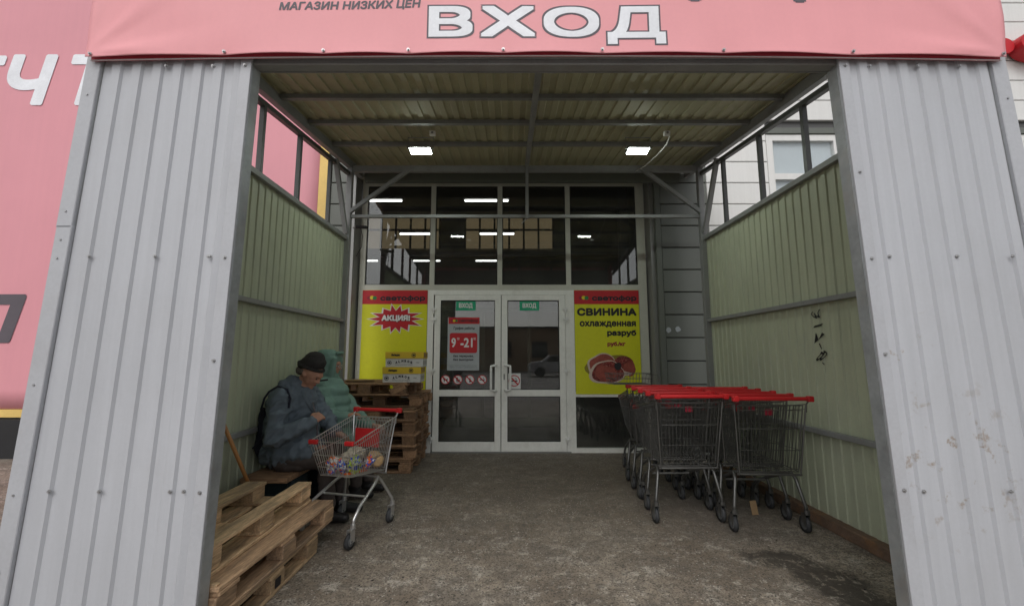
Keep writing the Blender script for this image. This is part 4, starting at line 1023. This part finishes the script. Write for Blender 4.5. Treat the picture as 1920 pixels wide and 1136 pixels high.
caps += hand(haR, (.35, .5, .35), (0, -1, .3), 1, .7)+hand(haL, (1, -.2, -.35), (0, .2, 1), 1, .5)
blob('body', 'skin', mn, caps, hb_, voxel=.0065, smooth=2)
F = [((-1.92, Y, .58), .165, chest, .19), ((-1.93, Y, .56), .17, (-1.80, Y, .56), .16), (chest, .18, (-1.80, Y, 1.02), .115), (shR, .098, elR, .078), (elR, .076, (-1.615, Y-.17, .80), .056), (shL, .095, elL, .08), (elL, .078, (-1.52, Y+.13, .68), .06),
     (shR, .10, shL, .10), ((-1.93, Y-.05, .55), .14, (-1.72, Y-.08, .55), .12), ((-1.88, Y-.0, .75), .19, (-1.80, Y-.03, .55), .17), ((-1.80, Y, .98), .15, (-1.75, Y, .52), .15), ((-1.84, Y-.1, .53), .115, (-1.66, Y-.10, .53), .10), ((-1.84, Y+.1, .53), .115, (-1.66, Y+.12, .53), .10),
     ((-1.80, Y-.05, 1.08), .075, (-1.80, Y+.06, 1.08), .075), ((-1.88, Y-.10, 1.075), .055, (-1.91, Y+.05, 1.08), .065), ((-1.86, Y-.02, 1.10), .06, (-1.84, Y-.06, 1.12), .05)]
blob('jacket', 'jacket', mn, F, voxel=.0095, smooth=4, disp=crease(2, .022))
m = MB(); 
for a in (1, -1): m.tube([fm(.03*1, .055*a, -.115), (-1.70, Y-.02+.08*a, .98), (-1.64, Y-.03+.03*a, .86)], [.016, .018, .012], 6)
m.build('collar', 'jacket', mn, True)
m = MB(); m.tube([(-1.645, Y-.075, .95), (-1.60, Y-.07, .78), (-1.585, Y-.08, .60), (-1.62, Y-.10, .50)], [.005, .007, .006, .004], 6); m.build('zip', 'ink', mn, True)
blob('trousers', 'trousers', mn, [((-1.86, Y, .49), .14, (-1.80, Y, .48), .13), ((-1.84, Y-.09, .49), .11, knR, .082), ((-1.84, Y+.1, .49), .11, knL, .082), (knR, .080, (anR[0], anR[1], .13), .062), (knL, .080, (anL[0], anL[1], .13), .062)], voxel=.012, smooth=4, disp=fold(9, .012))
for an in (anR, anL):
    blob('shoe', 'shoe', mn, [((an[0]-.04, an[1], .055), .048, (an[0]+.15, an[1]-.01, .045), .038), ((an[0]-.03, an[1], .09), .05, (an[0], an[1], .11), .05)], voxel=.009, smooth=3)
# knit hat with turned up brim
hatb = [(fm(-.03, 0, .085), (.108, .100, .080)), (fm(-.035, 0, .06), (.108, .102, .05)), (fm(-.045, 0, .125), (.085, .08, .06)), (fm(-.06, 0, .05), (.09, .095, .06))]
blob('knit_hat', 'knit', mn, [], hatb, voxel=.007, smooth=3)
m = MB(); n = 26; pts = [fm(-.028+.104*math.cos(2*math.pi*i/n), .097*math.sin(2*math.pi*i/n), .052+.022*math.cos(2*math.pi*i/n)) for i in range(n+1)]; m.tube(pts, .014, 8, False); m.build('hat_brim', 'knit', mn, True)
m = MB(); m.ball(fm(-.075, -.03, -.02), (.035, .05, .04)); m.ball(fm(-.03, -.082, .0), (.02, .010, .022)); m.build('hair', 'hair', mn, True)
for s in (-1, 1):
    m = MB(); m.ball(fm(.089, s*.030, .008), .0065); m.build('eye', 'black', mn, True); m = MB(); m.tube([fm(.097, s*.018, .028), fm(.090, s*.045, .026)], .003, 5); m.build('eyebrow', 'hair', mn)
m = MB(); m.tube([fm(.098, -.016, -.054), fm(.1015, 0, -.052), fm(.098, .016, -.054)], .003, 5); m.build('mouth', 'maroon', mn)
bp = blob('backpack', 'navy', None, [((-2.065, Y-.06, .88), .03, (-2.045, Y-.08, .56), .055), ((-2.055, Y+.12, .86), .035, (-2.045, Y+.1, .56), .055), ((-2.055, Y, .80), .045, (-2.045, Y, .56), .055)], voxel=.012, smooth=6, disp=fold(4, .008)); tag(bp, 'navy backpack worn by the seated person in the blue jacket', 'backpack')
m = MB(); m.tube([(-2.03, Y-.15, .90), (-1.99, Y-.185, .99), (-1.95, Y-.195, 1.045), (-1.875, Y-.205, 1.09), (-1.80, Y-.20, 1.06), (-1.765, Y-.215, .99), (-1.765, Y-.23, .92)], .009, 6); m.tube([(-2.05, Y-.19, .60), (-1.97, Y-.215, .68), (-1.915, Y-.20, .78)], .009, 6); m.build('strap', 'navy', bp)

# woman in green padded coat
wm = empty('person', (0, 0, 0), label='seated person in sage green hooded padded coat and glasses holding the cart', cat='person')
Y = 4.30
fw, hw_ = head_parts((-1.795, Y, 1.235), R(4), R(6))
pel = (-1.90, Y, .52); chest = (-1.84, Y, .92); nk = (-1.81, Y, 1.08)
shR, shL = (-1.83, Y-.18, .99), (-1.80, Y+.17, .99)
elR, haR = (-1.66, Y-.24, .72), (-1.465, Y-.30, .79)
elL, haL = (-1.55, Y+.12, .72), (-1.30, Y-.06, .66)
knR, knL = (-1.47, Y-.10, .50), (-1.45, Y+.12, .50); anR, anL = (-1.45, Y-.08, .09), (-1.40, Y+.12, .09)
caps = [(pel, .13, chest, .13), (chest, .12, nk, .07), (nk, .05, fw(-.01, 0, -.06), .048), (shR, .055, elR, .042), (shL, .055, elL, .042), (shR, .06, shL, .06),
        (pel, .12, knR, .065), (pel, .12, knL, .065), (knR, .058, anR, .04), (knL, .058, anL, .04), (elR, .038, haR, .026), (elL, .038, haL, .026)]
caps += hand(haR, (1, .15, .25), (0, 0, 1), .95, .75)+hand(haL, (1, -.2, -.1), (0, 0, 1), .95, .6)
blob('body', 'skin', wm, caps, hw_, voxel=.0065, smooth=2)
def quilt(c):
    return .018*abs(math.sin(c.z*math.pi/.10+.8*math.sin(c.x*5)+c.x*2.5))+.008*noise.noise(Vector((c.x*9, c.y*9, c.z*9)))-.006
F = [(pel, .20, chest, .19), (chest, .18, (-1.82, Y, 1.02), .14), (shR, .11, elR, .098), (elR, .095, (-1.50, Y-.28, .765), .06), (shL, .10, elL, .09), (elL, .085, (-1.36, Y-.02, .67), .055), (shR, .12, shL, .12),
     ((-1.76, Y, .95), .17, (-1.72, Y, .58), .17), ((-1.80, Y-.1, .48), .13, (-1.52, Y-.11, .50), .11), ((-1.80, Y+.1, .48), .13, (-1.50, Y+.11, .50), .11), ((-1.80, Y-.04, 1.09), .09, (-1.80, Y+.04, 1.09), .09)]
blob('padded_coat', 'teal', wm, F, voxel=.012, smooth=4, disp=quilt)
# hood: shell open towards the face
hoodb = [(fw(-.045, 0, .04), (.118, .118, .125)), (fw(.0, 0, .045), (.115, .115, .118)), (fw(-.03, 0, -.06), (.12, .115, .10)), (fw(.035, 0, .06), (.085, .108, .10))]
hoodc = [(fw(.045, 0, -.10), .06, fw(.03, 0, -.12), .07), (fw(.06, .08, -.03), .03, fw(.05, .06, -.10), .04), (fw(.06, -.08, -.03), .03, fw(.05, -.06, -.10), .04), (fw(.07, .085, .08), .022, fw(.06, .08, -.03), .03), (fw(.07, -.085, .08), .022, fw(.06, -.08, -.03), .03), (fw(.085, .06, .135), .018, fw(.085, -.06, .135), .018)]
blob('hood', 'teal', wm, hoodc, hoodb[:1]+hoodb[2:3]+[(fw(-.015, 0, .075), (.108, .118, .09)), (fw(-.075, 0, .0), (.10, .115, .13))], voxel=.009, smooth=3, disp=lambda c: .006*noise.noise(Vector((c.x*14, c.y*14, c.z*20)))+.004*abs(math.sin(c.z*38)))
m = MB()
for s in (-1, 1):
    n = 14; m.tube([fw(.112, s*.032+.024*math.cos(2*math.pi*i/n), .006+.019*math.sin(2*math.pi*i/n)) for i in range(n+1)], .0022, 4)
    m.tube([fw(.112, s*.056, .01), fw(.03, s*.078, .01)], .002, 4)
m.tube([fw(.113, -.008, .01), fw(.113, .008, .01)], .002, 4); m.build('glasses', 'chrome', wm)
for s in (-1, 1): m = MB(); m.ball(fw(.090, s*.030, .008), .0085); m.build('eye', 'black', wm, True)
m = MB(); m.tube([(-1.98, Y-.25, 1.0), (-1.88, Y-.29, 1.085), (-1.79, Y-.27, 1.10), (-1.72, Y-.20, 1.11)], .009, 6); m.build('bag_strap', 'black', wm)
blob('trousers', 'trousers', wm, [((-1.6, Y-.10, .49), .10, knR, .08), ((-1.6, Y+.1, .49), .10, knL, .08), (knR, .078, (anR[0], anR[1], .13), .06), (knL, .078, (anL[0], anL[1], .13), .06)], voxel=.013, smooth=4, disp=fold(9, .01))
for an in (anR, anL): blob('shoe', 'shoe', wm, [((an[0]-.04, an[1], .055), .046, (an[0]+.14, an[1]-.01, .042), .036), ((an[0]-.03, an[1], .09), .05, (an[0], an[1], .11), .05)], voxel=.009, smooth=3)
# bench
bn = empty('bench', (0, 0, 0), label='makeshift plank bench on dark plastic crates along the left wall', cat='bench')
B('plank', 'woodold', -2.06, -1.70, 3.40, 4.62, .365, .405, bn, .004)
for y in (3.50, 4.20):
    m = MB(); m.box(-2.04, -1.70, y, y+.26, .012, .362, .012); o = m.build('crate', 'dull', bn)
    m = MB()
    for z in (.06, .14, .22, .30): m.box(-2.0, -1.74, y-.006, y-.001, z, z+.04)
    m.build('crate_rib', 'dull', o)
# fallen leaves / litter on the floor
m = MB(); rr = random.Random(5)
for k in range(90):
    x, y = rr.uniform(-1.2, 2.4), rr.uniform(2.2, 6.0); a = rr.random()*6; l_ = rr.uniform(.006, .018)
    if rr.random() < .4: x = rr.uniform(-1.2, -.3)
    m.tube([(x, y, .004), (x+l_*math.cos(a), y+l_*math.sin(a), .006)], [.003, .002], 4)
tag(m.build('litter', 'blackpr'), 'tiny dark scraps and grit scattered over the concrete floor', 'litter', kind='stuff')

# ------------------------------------------------------------------ across the lot (seen in the glass)
ob = empty('brown_building', (0, -26, 0), label='low brown building across the lot, seen reflected in the doors', cat='building')
B('wall', 'brown', -16, 6, -6, 0, 0, 3.8, ob); B('roof', 'roofdark', -16.3, 6.3, -6.3, .3, 3.8, 3.95, ob); B('annex', 'side_white', 6.32, 20, -6, 0, 0, 3.2, ob)
for k in range(6): B('window', 'carglass', -14+3.2*k, -12.6+3.2*k, .0, .05, 1.2, 2.6, ob)
def car(x, y, lb):
    t = empty('parked_car', (x, y, -.02), 0, lb, 'car', 'cars parked across the lot')
    P = [(-2.1, .35), (-2.15, .75), (-1.9, .95), (-1.2, 1.0), (-.7, 1.42), (.7, 1.45), (1.4, 1.02), (2.05, .92), (2.15, .6), (2.1, .35)]
    MB().prism(P, -.85, .85).build('body', 'carpaint', t)
    for s in (-1, 1): MB().prism([(-1.0, 1.0), (-.62, 1.36), (.62, 1.38), (1.15, 1.0)], s*.86-.005, s*.86+.005).build('side_window', 'carglass', t)
    for xx in (-1.35, 1.35):
        for s in (-1, 1): MB().cyl((xx, s*.8, .32), (0, 1, 0), .32, .2, 18).build('wheel', 'rubber', t)
car(3.4, -17, 'silver car parked nearest across the lot, seen in the door glass'); car(8.8, -18, 'silver car parked further right across the lot'); car(-5, -18, 'silver car parked left across the lot')
